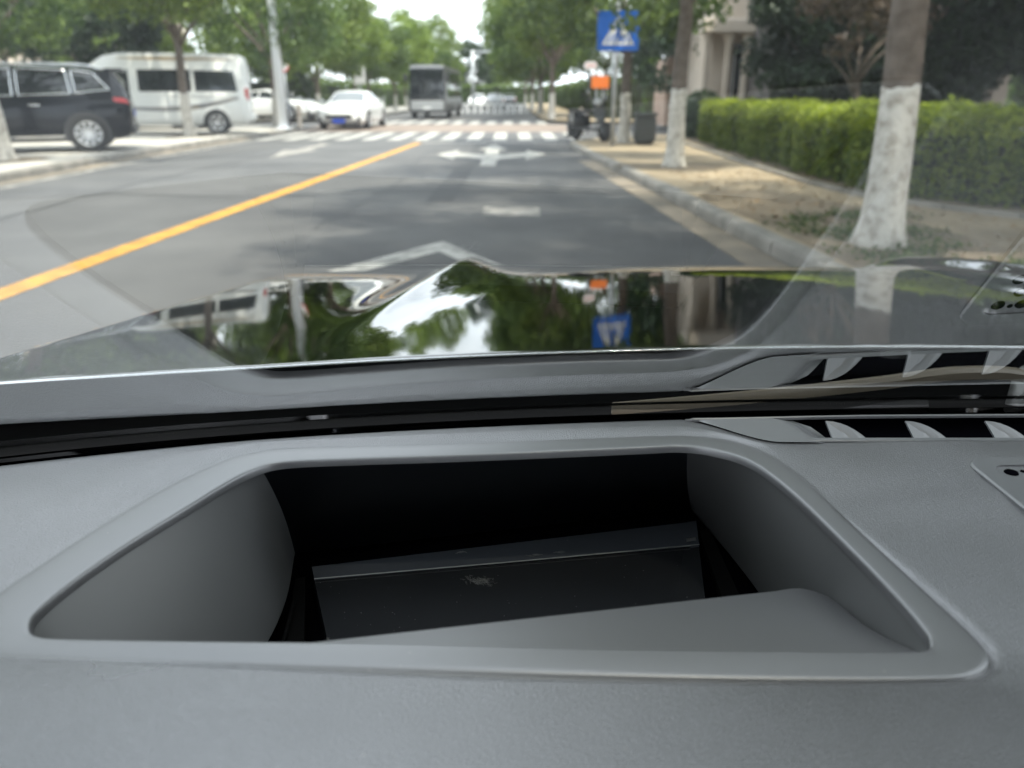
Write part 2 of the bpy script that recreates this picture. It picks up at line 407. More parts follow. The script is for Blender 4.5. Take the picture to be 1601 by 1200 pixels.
# ------------------------------------------------------------------ the car we look out of
car = tag(empty('car', (0, 0, 0)), 'black car we sit in, grey dashboard with display well, windscreen and glossy bonnet', 'car')
DZ = 1.0                                            # dashboard top
XC = .38                                            # car centre line
def y_glass(x): d = min(abs(x - .48), .86); return .4965 - .07*d*d - .094*d**4
def y_dash(x):
    e = y_glass(x) - .0200
    v = .4290 - .10*max(0, x - .75)**2
    return lerp(e, v, sstep(.112, .165, x) ** .8)
RAKE = R(25)
CENTRE = np.array([-.012, .325])
O_px = [(48, 980), (60, 955), (120, 905), (200, 850), (290, 795), (350, 758), (395, 735), (445, 722), (560, 716.5), (700, 712), (850, 706), (1000, 699.5), (1060, 697),
        (1110, 702), (1170, 720), (1230, 762), (1310, 838), (1390, 920), (1440, 978), (1452, 1003), (1425, 1017), (1200, 1015), (900, 1010), (600, 1003), (300, 1000), (100, 997), (58, 992)]
R_px = [(-62, 1000), (-30, 950), (70, 880), (170, 815), (270, 757), (350, 720), (400, 707), (460, 700), (700, 694), (1000, 683), (1075, 682), (1140, 690), (1200, 711),
        (1260, 753), (1340, 826), (1440, 916), (1520, 990), (1548, 1025), (1535, 1050), (1470, 1062), (1200, 1062), (800, 1053), (300, 1036), (0, 1026), (-48, 1018)]
Opoly = spline([at(*p, DZ) for p in O_px], 400, True)
Rpoly = spline([at(*p, DZ) for p in R_px], 400, True)
def polar(poly, nA):
    d = poly - CENTRE; a = np.arctan2(d[:, 1], d[:, 0]); r = np.hypot(d[:, 0], d[:, 1])
    i = np.argsort(a); a, r = a[i], r[i]
    return np.interp(nA, np.concatenate([a - 2*pi, a, a + 2*pi]), np.concatenate([r, r, r]))
xs = np.concatenate([np.linspace(-.56, .1, 60), np.linspace(.105, .2, 60), np.linspace(.21, 1.34, 60)])
far = [(x, y_dash(x)) for x in xs]
bound = np.array(far + [(1.34, y) for y in np.linspace(.30, -.16, 20)] + [(x, -.16) for x in np.linspace(1.3, -.53, 80)] + [(-.56, y) for y in np.linspace(-.16, .27, 20)])
nA = 900
ang = np.sort(np.concatenate([np.linspace(-pi, pi, 620, endpoint=False), np.linspace(.05, 1.1, 280)]))
rO, rR = polar(Opoly, ang), polar(Rpoly, ang); rB = polar(bound, ang)
def pad(x, y):
    """gentle crown of the padded top; rolls down towards the driver"""
    z = DZ
    z -= .10*max(0, .15 - y)**1.6
    z += .006*exp(-((y - .40)/.05)**2)*sstep(.17, .28, x)         # soft roll in front of the defroster outlet
    z -= .006*exp(-(((x - .30)/.10)**2 + ((y - .36)/.06)**2))
    return z
rings = []
def ring(r, dz, usepad=0.0):
    o = []
    for a, q in zip(ang, r):
        x, y = CENTRE[0] + q*cos(a), CENTRE[1] + q*sin(a)
        o.append((x, y, lerp(DZ, pad(x, y), usepad) + float(dz[len(o)] if hasattr(dz, '__len__') else dz)))
    rings.append(o)
gw = np.clip(.05 + .9*(-np.sin(ang) - .2*1 + .45*np.cos(ang)), .02, 1)
for dr, dz in ((0, -.0045), (.0002, -.0014), (.0007, -.0004), (.0015, 0), (.0035, .0002)): ring(rO + dr, dz)
ring(lerp(rO + .0035, rR - .0035, .5), .0003)
for dr, dz in ((-.0035, .0003), (-.0014, .0001), (-.0005, -.0006), (0, -.0032)): ring(rR + dr, dz*(gw if dz < -.0005 else 1))
rE = np.maximum(rB, rR + .009)
gap = rE - rR
ring(rR + np.minimum(.0009, .1*gap), -.0032*gw); ring(rR + np.minimum(.0015, .16*gap), -.0008*gw, .2); ring(rR + np.minimum(.0026, .22*gap), .0002, .4); ring(rR + np.minimum(.006, .35*gap), .0010, .5)
for t in (.45, .55, .65, .75, .84, .91):
    ring(rR + gap*t, .0015*(1 - t) + .0012, 1)
e = np.minimum(.008, gap*.08)
ring(rE - e, .0006, 1); ring(rE - e*.45, -.0010, 1); ring(rE - e*.1, -.0045, 1); ring(rE, -.010, 1); ring(rE, -.016, 1)
b = MB(); b.loft(rings, True, False)
dash = b.build('dashboard', 'dash', car, smooth=True, fixn=False)
if dash.data.polygons[3000].normal.z < 0: dash.data.flip_normals()
# rim ring of the display well is a smoother moulding
dash.data.materials.append(M['dash_smooth'])
nn_ = len(ang)
for p in dash.data.polygons:
    if p.vertices[0] < nn_*9: p.material_index = 1

# --- display well: four walls lofted from the rim to an inner opening
def seg(poly, p, q, n):
    """part of the closed outline from the vertex nearest p to the one nearest q (shorter way round)"""
    i = int(np.argmin(np.hypot(*(poly - p).T))); j = int(np.argmin(np.hypot(*(poly - q).T))); m = len(poly)
    k = (j - i) % m
    idx = [(i + s) % m for s in range(k + 1)] if k <= m - k else [(i - s) % m for s in range(m - k + 1)]
    return spline(poly[idx][::max(1, len(idx)//40)].tolist() + [poly[j].tolist()], n)
c_nl, c_fl, c_fr, c_nr = [np.array(at(*p, DZ)) for p in ((50, 988), (410, 729), (1075, 697), (1445, 1012))]
well = empty('display_well'); well.parent = car
_c = at(428, 1000, DZ); i_nl = (_c[0], _c[1] + .0015, .9955); j_nl = (-.165, .235, .90); i_nr = (.163, .330, .967); i_fr = (.139, .524, .900); i_fl = (-.152, .462, .900)
i_ml = (-.143, .376, .900); i_mr = (.159, .419, .900); j_nr = (.168, .300, .90)
def wall(name, top, bot, m, bulge=0.0, cx=None, rows=12):
    n = len(top); rg = []
    for k in range(rows + 1):
        t = k/rows; r_ = []
        for j in range(n):
            T = Vector((top[j][0], top[j][1], DZ - .0035)); B = Vector(bot[j]); p = T.lerp(B, t)
            if bulge:
                h = sin(pi*t); d = Vector((p.x - CENTRE[0], p.y - CENTRE[1], 0)).normalized()
                p += d*bulge*h*-1 + Vector((0, 0, bulge*h*.4))
            r_.append(tuple(p))
        rg.append(r_)
    bb = MB(); bb.loft(rg, False, False)
    o = bb.build(name, m, well, smooth=True)
    return o
def outw(p, k=.0012):
    d = p - CENTRE; return p + d/np.linalg.norm(d)*k
tl = [outw(p) for p in seg(Opoly, c_nl, c_fl, 40)]; bl_ = spline([j_nl, i_ml, i_fl], 40)
tb = [outw(p) for p in seg(Opoly, c_fl, c_fr, 40)]; bb_ = spline([i_fl, i_fr], 40)
tr_ = [outw(p) for p in seg(Opoly, c_fr, c_nr, 40)]; br_ = spline([i_fr, i_mr, j_nr], 40)
c_f0 = np.array(at(425, 1001, DZ)); tf = [outw(p) for p in seg(Opoly, c_nr, c_f0, 40)]; _ln = lambda t: tuple(lerp(a_, b_, t) for a_, b_ in zip(i_nr, i_nl)); bf_ = spline([(.167, .303, .962), (.161, .321, .9645), _ln(.07), _ln(.13), _ln(.2), _ln(.4), _ln(.6), _ln(.8), i_nl], 40)
tu = [outw(p) for p in seg(Opoly, c_f0, c_nl, 20)]; bu_ = [(p[0]*.97, p[1] - .004, .94) for p in tu]
wall('side_wall', tl, bl_, 'well_grey', .004); wall('back_wall', tb, bb_, 'piano'); wall('side_wall', tr_, br_, 'well_grey', .003); wall('front_wall', tf, bf_, 'dash_smooth', -.0); wall('under_rim', tu, bu_, 'well_grey')
def skirt(name, line, z, m):
    bb = MB(); bb.loft([[tuple(p) for p in line], [(p[0], p[1], z) for p in line]], False); bb.build(name, m, well)
bb = MB(); bb.loft([[tuple(p) for p in bf_], [(p[0], p[1] + .004, p[2] - .01) for p in bf_], [(p[0], p[1] + .03, .89) for p in bf_]], False); bb.build('lower_front_wall', 'well_grey', well, smooth=True)
bb = MB(); bb.add([(-.3, .2, .889), (.3, .2, .889), (.3, .56, .889), (-.3, .56, .889)], [(0, 1, 2, 3)]); bb.build('well_floor', 'void', well)
# cover glass: a tilted slab, with a clear ground edge at the far side
g = [(-.1335, .4363, .905), (.136, .4949, .905), (.119, .390, .905), (-.1035, .355, .905)]
bb = MB(); th = Vector((0, -.002, -.006))
bb.add(g + [tuple(Vector(p) + th) for p in g], [(0, 1, 2, 3), (7, 6, 5, 4), (0, 4, 5, 1), (1, 5, 6, 2), (2, 6, 7, 3), (3, 7, 4, 0)])
bb.build('cover_glass', 'cover_glass', well)
def gp(u, v, h=0): # point on the cover glass
    a = Vector(g[0]).lerp(Vector(g[1]), u); c = Vector(g[3]).lerp(Vector(g[2]), u); p = a.lerp(c, v); p.z += h; return p
mat('glass_edge', (.055, .06, .07), .12, spec=.7)  # lighter than the cover glass, painting the reflection in its edge
bb = MB(); bb.add([gp(0, 0, .0012), gp(1, 0, .0012), gp(1, .30, .0012), gp(0, .17, .0012)] + [gp(0, 0, .0002), gp(1, 0, .0002), gp(1, .30, .0002), gp(0, .17, .0002)],
   [(0, 1, 2, 3), (0, 4, 5, 1), (1, 5, 6, 2), (2, 6, 7, 3), (3, 7, 4, 0)]); bb.build('glass_edge_strip', 'glass_edge', well)
bb = MB(); bb.tube([gp(0, .17, .0014), gp(.5, .25, .0014), gp(1, .305, .0014)], .0004, 6); bb.build('bevel_line', 'steel', well)
bb = MB(); q0 = gp(.975, .0, .0016); q1 = gp(1.0, .0, .0016); q2 = gp(1.0, .31, .0016); q3 = gp(.975, .31, .0016)
bb.add([q0, q1, q2, q3] + [p - Vector((0, 0, .008)) for p in (q0, q1, q2, q3)], [(0, 1, 2, 3), (0, 4, 5, 1), (1, 5, 6, 2), (2, 6, 7, 3), (3, 7, 4, 0)]); bb.build('corner_highlight', 'glass_edge', well)  # piece added as a painted highlight at the glass corner
bb = MB(); bb.add([gp(.965, .22, .0021), gp(.992, .22, .0021), gp(.992, .26, .0021), gp(.965, .26, .0021)], [(0, 1, 2, 3)]); bb.build('highlight_plate', 'steel', well)  # small bright plate, part of the painted corner highlight
# brackets beside the glass
for s, (p, q) in enumerate((((-.1400, .4300, .902), (-.122, .345, .902)), ((.141, .490, .902), (.139, .400, .902)))):
    bb = MB(); p, q = Vector(p), Vector(q); d = Vector((.0035, 0, .0008)); bb.add([p - d, p + d, q + d*1.6, q - d*1.6, p - d - Vector((0, 0, .006)), p + d - Vector((0, 0, .006)), q + d*1.6 - Vector((0, 0, .006)), q - d*1.6 - Vector((0, 0, .006))],
        [(0, 1, 2, 3), (0, 4, 5, 1), (1, 5, 6, 2), (2, 6, 7, 3), (3, 7, 4, 0)]); bb.build('bracket', 'cowl', well)
bb = MB(); bb.tube([(-.1365, .402, .904), (-.131, .350, .904)], .0011, 6); bb.build('spring_clip', 'cowl', well)
# a smear and specks of lint on the cover glass
rs = random.Random(3)
bb = MB()
for k in range(110):
    u, v = .40 + rs.gauss(0, .017), .42 + rs.gauss(0, .024); v += (u - .40)*1.1
    p = gp(u, v, .0003); a = rs.gauss(-.5, .4); l = rs.uniform(.0004, .0022); d = Vector((cos(a), sin(a), 0))*l; w_ = Vector((-sin(a), cos(a), 0))*.00007
    bb.add([p - d - w_, p + d - w_, p + d + w_, p - d + w_], [(0, 1, 2, 3)])
for (u0, v0) in ((.36, .05), (.62, .20), (.55, .20)):
    for k in range(12):
        p = gp(u0 + rs.gauss(0, .008), v0 + rs.gauss(0, .006), .0016); a = rs.gauss(-.2, .3); l = rs.uniform(.0008, .0025); d = Vector((cos(a), sin(a), 0))*l; w_ = Vector((-sin(a), cos(a), 0))*.00010
        bb.add([p - d - w_, p + d - w_, p + d + w_, p - d + w_], [(0, 1, 2, 3)])
for k in range(70):
    p = gp(rs.random(), rs.uniform(.02, .95), .0016); r_ = rs.uniform(.00012, .00034)
    bb.add([p + Vector((r_, 0, 0)), p + Vector((0, r_, 0)), p - Vector((r_, 0, 0)), p - Vector((0, r_, 0))], [(0, 1, 2, 3)])
bb.build('lint', 'lint', well)['kind'] = 'stuff'

# --- defroster outlet
vent = empty('defroster_vent'); vent.parent = car
VX0, VX1, VY0, VY1 = .155, 1.20, .4320, .4610
# the moulded end plate, pointed towards the driver
bb = MB(); rg = []
for v in np.linspace(0, 1, 10):
    xe_ = .184 + .024*math.sqrt(max(0, 1 - v*v)); r_ = []
    for t in np.linspace(0, 1, 26):
        x = lerp(.1125, xe_, t); yn = y_dash(x) - .0025; yf = lerp(.4590, .4640, (x - .1125)/.09)
        if x < .117: yn = min(yn, yf - .0004)
        r_.append((x, lerp(yn, max(yf, yn + .0003), v), DZ + .0022 + .0013*v - .010*sstep(.72, 1, t)*sin(pi*min(1, v*.8 + .1))))
    rg.append(r_)
bb.loft(rg, False); o = bb.build('end_plate', 'vent_trim', vent, smooth=True, fixn=False)
if o.data.polygons[5].normal.z < 0: o.data.flip_normals()
def trim(name, pts, w, h, m):
    bb = MB(); rg = []
    for p in pts:
        x, y, z = p; rg.append([(x, y - w/2, z - h), (x, y - w/2, z - .0006), (x, y - w/2 + .0006, z), (x, y + w/2 - .0006, z), (x, y + w/2, z - .0006), (x, y + w/2, z - h)])
    bb.loft(rg, True, True); return bb.build(name, m, vent, smooth=False)
bow = lambda x: -.10*max(0, x - .75)**2
trim('near_trim', [(x, VY0 - .0010 + bow(x), DZ + .0022) for x in np.linspace(.175, VX1, 40)], .0046, .012, 'vent_trim')
trim('far_trim', [(x, VY1 - .0012 + .0040*sstep(.1, .25, x) + .003*(x - .16)/.2 + bow(x)*1.0 - .006*sstep(.3, .75, x), DZ + .0040) for x in np.linspace(.118, VX1, 60)], .0016, .0022, 'vent_trim')
bb = MB(); bb.add([(.165, VY0 - .001, DZ - .03), (VX1, VY0 - .03, DZ - .03), (VX1, .50, DZ - .03), (.165, .50, DZ - .03)], [(0, 1, 2, 3)]); bb.build('duct_floor', 'void', vent)
def fin_mesh():
    bb = MB(); th = .0014; W_, H_ = .0330, .0300
    P_ = [(0, 0)] + [(W_*sin(t)*1.0, H_*cos(t)) for t in np.linspace(0, pi/2, 12)]
    f0 = []; f1 = []
    tilt = R(38)
    for (u, v) in P_:
        q = Vector((u, v*cos(tilt)*.95, v*sin(tilt)*.55 - .010*(u/W_)**2))
        nrm = Vector((0, -sin(tilt), cos(tilt)))
        f0.append(q); f1.append(q - nrm*th)
    n = len(P_); bb.add(f0 + f1, [tuple(range(n)), tuple(range(2*n - 1, n - 1, -1))] + [(i, i + n, (i + 1) % n + n, (i + 1) % n) for i in range(n)])
    import bmesh
    me = bb.mesh('fin', 'vent_trim'); bm = bmesh.new(); bm.from_mesh(me); bmesh.ops.recalc_face_normals(bm, faces=bm.faces); bm.to_mesh(me); bm.free(); return me
fm = fin_mesh()
for k in range(19):
    x = .2025 + k*.0515
    o = link('fin', fm, vent); o.location = (x, VY0 + .0012 + bow(x), DZ - .0065)
# --- speaker grille
spk = empty('speaker_grille'); spk.parent = car
def rrect(x0, x1, y0, y1, r, skew=0, n=8):
    o = []
    for cx, cy, a0 in ((x1 - r, y1 - r, 0), (x0 + r, y1 - r, pi/2), (x0 + r, y0 + r, pi), (x1 - r, y0 + r, 1.5*pi)):
        for k in range(n): a = a0 + pi/2*k/(n - 1); o.append((cx + r*cos(a), cy + r*sin(a)))
    return [(x + skew*(y - y1), y) for x, y in o]
SX0, SX1, SY0, SY1 = .260, .50, .16, .402
z_s = DZ + .0022
bb = MB()
a = rrect(SX0, SX1, SY0, SY1, .014); c = rrect(SX0 + .011, SX1 - .011, SY0 + .011, SY1 - .0105, .008)
bb.loft([[(x, y, z_s - .006) for x, y in a], [(x, y, z_s + .0014) for x, y in a], [(x, y, z_s + .0022) for x, y in rrect(SX0 + .0012, SX1 - .0012, SY0 + .0012, SY1 - .0012, .013)], [(x, y, z_s + .0020) for x, y in c], [(x, y, z_s - .003) for x, y in c]], True)
bb.build('grille_frame', 'vent_trim', spk)
c2 = rrect(SX0 + .0122, SX1 - .0122, SY0 + .0122, SY1 - .0117, .0072)
bb = MB(); bb.loft([[(x, y, z_s - .003) for x, y in c2], [(x, y, z_s + .0010) for x, y in c2]], True, True); bb.build('grille_plate', 'vent_trim', spk)
hb = MB(); hb.lathe([(.0, .0003), (.0030, .0003), (.0030, .0006), (.0034, .0008), (.0037, .0003), (.0037, 0)], 16, 'z'); hm = hb.mesh('hole_disc', ['void'])  # proud black discs paint the dark of the perforations
hb = MB(); hb.lathe([(.0, .0003), (.0014, .0003), (.0014, .0005), (.0016, 0)], 10, 'z'); hm2 = hb.mesh('hole_disc', ['void'])
for j in range(18):
    for i in range(14):
        x = SX0 + .0185 + i*.0135 + (j % 2)*.00675; y = SY1 - .0185 - j*.0115
        if x > SX1 - .018: continue
        o = link('hole_disc', hm if (i + j) % 3 or j == 0 else hm, spk); o.location = (x, y, z_s + .0010)
        if j == 0 and i < 11:
            o = link('hole_disc', hm2, spk); o.location = (x + .0075, y + .0015, z_s + .0010)

# --- windscreen, frame, cowl
def gpt(x, s):
    return (x, y_glass(x) - s*cos(RAKE) - .02*s*s, DZ + .001 + s*sin(RAKE) + .00*s)
gx = np.linspace(-.53, 1.29, 61); gs = np.linspace(-.03, .90, 28)
bb = MB(); bb.loft([[gpt(x, s) for x in gx] for s in gs], False)
wsh = bb.build('windshield', 'windshield_glass', car, smooth=True, fixn=False)
if wsh.data.polygons[10].normal.z > 0: wsh.data.flip_normals()
bb = MB(); bb.loft([[(gpt(x, s)[0], gpt(x, s)[1], gpt(x, s)[2] + .004) for x in gx] for s in (-.03, -.012, .008)], False)
bb.build('black_glass_border', 'rubber', car, smooth=True)
# dust gathered along the lower edge of the glass
bb = MB(); rs = random.Random(11)
for k in range(420):
    x = rs.uniform(-.40, .6); s = abs(rs.gauss(0, .010)) if k % 2 else rs.uniform(0, .03)
    p = Vector(gpt(x, s)) - Vector((0, 0, .0004)); r_ = rs.uniform(.00010, .00030)
    q = Vector((0, -cos(RAKE), sin(RAKE)))*r_; u = Vector((r_, 0, 0))
    bb.add([p + u, p + q, p - u, p - q], [(0, 1, 2, 3)])
bb.build('dust', 'dust', car)['kind'] = 'stuff'
# hairs lying on the glass at the left and specks of dust on the dashboard
for hp in ([(-.365, .135), (-.35, .150), (-.33, .150), (-.318, .142)], [(-.372, .112), (-.35, .108), (-.33, .118), (-.312, .128)]):
    bb = MB(); bb.tube([Vector(gpt(x, s_)) - Vector((0, 0, .0006)) for x, s_ in spline(hp, 14)], .00022, 4); bb.build('hair', 'lint', car)
bb = MB()
for k in range(170):
    x, y = rs.uniform(-.30, .40), rs.uniform(.14, .45); q = np.array([x, y]) - CENTRE; rr_ = np.hypot(*q); a_ = atan2(q[1], q[0])
    if rr_ < np.interp(a_, ang, rO) + .002 or rr_ > np.interp(a_, ang, rE) - .01: continue
    z_ = (pad(x, y) if rr_ > np.interp(a_, ang, rR) else DZ) + .0032; r_ = rs.uniform(.0001, .00032)
    bb.add([(x + r_, y, z_), (x, y + r_, z_), (x - r_, y, z_), (x, y - r_, z_)], [(0, 1, 2, 3)])
bb.build('dashboard_dust', 'dust', car)['kind'] = 'stuff'
# near-black sheet, painted shade of the gap between dashboard and glass
bb = MB(); bb.loft([[(x, y_dash(x) - .003, .984) for x in gx], [(x, y_glass(x) + .022, .984) for x in gx]], False); bb.build('gap_shade', 'void', car)
def y_hood(x): d = min(abs(x - XC), .9); return .705 - .17*d*d
bb = MB(); bb.loft([[(x, y_glass(x) + .012, .992) for x in gx], [(x, lerp(y_glass(x), y_hood(x), .35), .966) for x in gx], [(x, lerp(y_glass(x), y_hood(x), .7), .945) for x in gx], [(x, y_hood(x) - .012, .942) for x in gx], [(x, y_hood(x) + .03, .935) for x in gx]], False)
bb.build('cowl', 'cowl', car, smooth=True)
# wiper lying in the cowl: spindle, arm, blade
wip = empty('wiper'); wip.parent = car
arm = [(.425, .592, .984), (.40, .590, .9885), (.35, .582, .9905), (.29, .570, .987), (.18, .548, .9835), (.075, .533, .980)]
bb = MB(); ap = spline(arm, 30)
rg = []
for i, p in enumerate(ap):
    w_ = lerp(.0065, .0022, i/29); rg.append([(p[0], p[1] - w_, p[2] - .004), (p[0], p[1] - w_, p[2] + .002), (p[0], p[1] - w_*.4, p[2] + .005), (p[0], p[1] + w_*.4, p[2] + .005), (p[0], p[1] + w_, p[2] + .002), (p[0], p[1] + w_, p[2] - .004)])
bb.loft(rg, True, True); bb.build('wiper_arm', 'wiper', wip, smooth=True, angle=40)
bb = MB(); bp_ = spline([(.34, .585, .962), (.24, .570, .955), (.12, .555, .948), (.02, .545, .944)], 24)
bb.loft([[(p[0], p[1] - .006, p[2] - .004), (p[0], p[1] - .004, p[2] + .004), (p[0], p[1], p[2] + .007), (p[0], p[1] + .004, p[2] + .004), (p[0], p[1] + .006, p[2] - .004)] for p in bp_], True, True); bb.build('wiper_blade', 'rubber', wip, smooth=True, angle=40)
bb = MB(); bb.lathe([(0, .020), (.010, .019), (.014, .012), (.015, -.02)], 18, 'z', (.428, .592, .972)); bb.build('spindle_cap', 'steel', wip, smooth=True)

# --- bonnet: height field with two ridges, rolled edges
HL = 1.95
def hood_z(x, y):
    d = y - .705
    z = .975 - .11*(y - y_hood(x)) - .0*d
    if y > 1.28: z -= .155*(y - 1.28)**2 + .55*max(0, y - 1.62)**2
    u = abs(x - XC)
    fade = sstep(.72, 1.35, y)
    rx = lerp(.545, .462, sstep(.8, 1.5, y))          # ridge lines, nearer the middle at the front
    r_ = u - rx
    rid = exp(-abs(r_/.040)**1.6) if r_ > 0 else exp(-abs(r_/.048)**1.5)
    z += .027*fade*rid
    z += .006*exp(-(u/.35)**2)*fade
    xe = .81 + .08*(1.5 - y)                           # edge of the bonnet
    z += .004*sstep(xe - .30, xe, u)
    if u > xe: z -= 1.6*(u - xe)**2 + .35*(u - xe)
    return z
hx = np.concatenate([np.linspace(-.58, -.36, 26), np.linspace(-.355, .06, 90), np.linspace(.07, .69, 50), np.linspace(.7, 1.34, 90)])
ht = np.linspace(0, 1, 120)
rg = []
rg.append([(x, y_hood(x), hood_z(x, y_hood(x)) - .03) for x in hx]); rg.append([(x, y_hood(x), hood_z(x, y_hood(x)) - .003) for x in hx]); rg.append([(x, y_hood(x) + .001, hood_z(x, y_hood(x)) - .0008) for x in hx])
for t in ht:
    rg.append([(x, lerp(y_hood(x) + .003, HL - .10*((x - XC)/.9)**2, t), hood_z(x, lerp(y_hood(x) + .003, HL - .10*((x - XC)/.9)**2, t))) for x in hx])
bb = MB(); bb.loft(rg, False); hood = bb.build('hood', 'hood_paint', car, smooth=True, fixn=False)
if hood.data.polygons[len(hx)*40].normal.z < 0: hood.data.flip_normals()
bb = MB(); sl = [(x, y_hood(x) - .0015, hood_z(x, y_hood(x)) - .0012) for x in np.linspace(-.56, 1.3, 80)]; bb.tube(sl, .0022, 6); bb.build('hood_seal', 'chrome', car, smooth=True)
# wings, nose and lower body
for s in (-1, 1):
    bb = MB(); xo = XC + s*.96; xi = XC + s*.945
    rg = []
    for y in np.linspace(-.2, 1.9, 24):
        k = sstep(1.3, 1.95, y)*.10; u_ = .955 - k; x_ = XC + s*u_
        zt = hood_z(x_, max(y, y_hood(x_)))
        rg.append([(x_ - s*.012, y, zt + .004), (x_, y, zt - .02), (x_ + s*.012, y, zt - .12), (x_ + s*.015, y, .55), (x_ + s*.0, y, .30)])
    bb.loft(rg, False); bb.build('front_wing', 'hood_paint', car, smooth=True)
bb = MB(); nx = np.linspace(-.50, 1.26, 30)
bb.loft([[(x, HL - .10*((x - XC)/.9)**2 + dy, z) for x in nx] for dy, z in ((-.005, hood_z(XC, HL) + .002), (.05, .62), (.08, .48), (.06, .30), (-.05, .22))], False); bb.build('front_bumper', 'hood_paint', car, smooth=True)
# windscreen pillars and roof
for s in (-1, 1):
    bb = MB(); xp = XC + s*.905
    rg = []
    for t in np.linspace(-.06, 1.05, 14):
        p = gpt(xp, t*.90); xx = p[0] - s*.09*max(0, t)
        rg.append([(xx - s*.035, p[1], p[2] - .02), (xx - s*.03, p[1], p[2] + .012), (xx + s*.05, p[1] - .02, p[2] + .005), (xx + s*.06, p[1] - .07, p[2] - .05), (xx, p[1] - .06, p[2] - .05)])
    bb.loft(rg, True, True); bb.build('windscreen_pillar', 'hood_paint', car, smooth=True, angle=50)
bb = MB(); rx_ = np.linspace(-.47, 1.23, 20); rg = []
for (y, z) in ((-.33, 1.365), (-.37, 1.395), (-.75, 1.45), (-1.4, 1.46), (-2.0, 1.42), (-2.5, 1.30)):
    rg.append([(x, y + .06*((x - XC)/.85)**2, z - .07*((x - XC)/.85)**4) for x in rx_])
bb.loft(rg, False)
low = MB(); rg2 = [[(x, y, z - .03) for x, y, z in r_] for r_ in rg]; bb.loft(rg2, False)
bb.build('roof', 'hood_paint', car, smooth=True)
rg3 = [[(x, y, z - .034) for x, y, z in r_] for r_ in rg]; bb = MB(); bb.loft(rg3, False); bb.build('headliner', 'headliner', car, smooth=True)
# doors' inner waist and the cabin behind the dashboard
for s in (-1, 1):
    bb = MB(); x_ = XC + s*.90; bb.box(min(x_, x_ + s*.06), max(x_, x_ + s*.06), -2.4, .28, .30, .93, .02); bb.build('door', 'dash', car)
bb = MB(); bb.box(-.55, 1.31, -2.5, .30, .28, .32); bb.build('cabin_floor', 'void', car)
for cx in (0.0, .76):
    st = MB(); st.box(cx - .25, cx + .25, -1.05, -.5, .34, .62, .05); st.box(cx - .24, cx + .24, -1.25, -1.02, .55, 1.12, .06); st.box(cx - .12, cx + .12, -1.24, -1.10, 1.14, 1.32, .04)
    st.build('seat', 'dash', car)
bb = MB(); bb.loft([[(x, -.16, DZ - .022) for x in (-.56, 1.34)], [(x, -.19, .95) for x in (-.56, 1.34)], [(x, -.12, .80) for x in (-.56, 1.34)], [(x, .2, .5) for x in (-.56, 1.34)], [(x, .3, .3) for x in (-.56, 1.34)]], False); bb.build('dashboard_face', 'dash', car, smooth=True)

# ------------------------------------------------------------------ trees and hedges
def leaf_mesh(name, centres, outward, size, rng, m, tone, aspect=.55):
    """rhombic leaves, one per centre, roughly facing outward"""
    n = len(centres)
    d = outward + rng.normal(0, .75, (n, 3)); d[:, 2] += .35
    d /= np.linalg.norm(d, axis=1)[:, None]
    a = rng.normal(0, 1, (n, 3)); a -= d*(a*d).sum(1)[:, None]; a /= np.linalg.norm(a, axis=1)[:, None]
    b = np.cross(d, a); s = (size*rng.uniform(.6, 1.3, n))[:, None]
    v = np.stack([centres + a*s, centres + b*s*aspect + d*s*.15, centres - a*s, centres - b*s*aspect + d*s*.15], 1).reshape(-1, 3)
    me = bpy.data.meshes.new(name)
    me.vertices.add(4*n); me.vertices.foreach_set('co', v.ravel().astype(np.float32))
    me.loops.add(4*n); me.loops.foreach_set('vertex_index', np.arange(4*n, dtype=np.int32))
    me.polygons.add(n); me.polygons.foreach_set('loop_start', np.arange(0, 4*n, 4, dtype=np.int32))
    try: me.polygons.foreach_set('loop_total', np.full(n, 4, dtype=np.int32))
    except Exception: pass
    me.update(calc_edges=True)
    at_ = me.attributes.new('tone', 'FLOAT', 'FACE'); at_.data.foreach_set('value', np.clip(tone, 0, 1).astype(np.float32))
    me.materials.append(M[m]); me.validate()
    return me
def crown_mesh(name, seed, n, rad, zc, m, size=.10, clumps=46, clump_r=.62, low=-.85, hollow=.45):
    rng = np.random.default_rng(seed)
    C = []
    while len(C) < clumps:
        p = rng.normal(0, 1, 3); p /= np.linalg.norm(p); p *= rng.uniform(hollow, 1)**.6
        if p[2] < low: continue
        C.append(p*rad*(1 + .16*sin(3*atan2(p[1], p[0]) + seed)))
    C = np.array(C); C[:, 2] += zc
    w_ = rng.uniform(.5, 1.3, clumps); k = rng.choice(clumps, n, p=w_/w_.sum())
    q = rng.normal(0, 1, (n, 3)); q /= np.linalg.norm(q, axis=1)[:, None]; q *= (rng.uniform(0, 1, n)**.45)[:, None]
    cr_ = clump_r*(w_[k]**.5)
    p = C[k] + q*cr_[:, None]*np.array([1, 1, .72])
    tb = rng.uniform(0, 1, clumps)
    tone = tb[k]*.6 + rng.uniform(-.15, .45, n)
    return leaf_mesh(name, p, q, size, rng, m, tone)
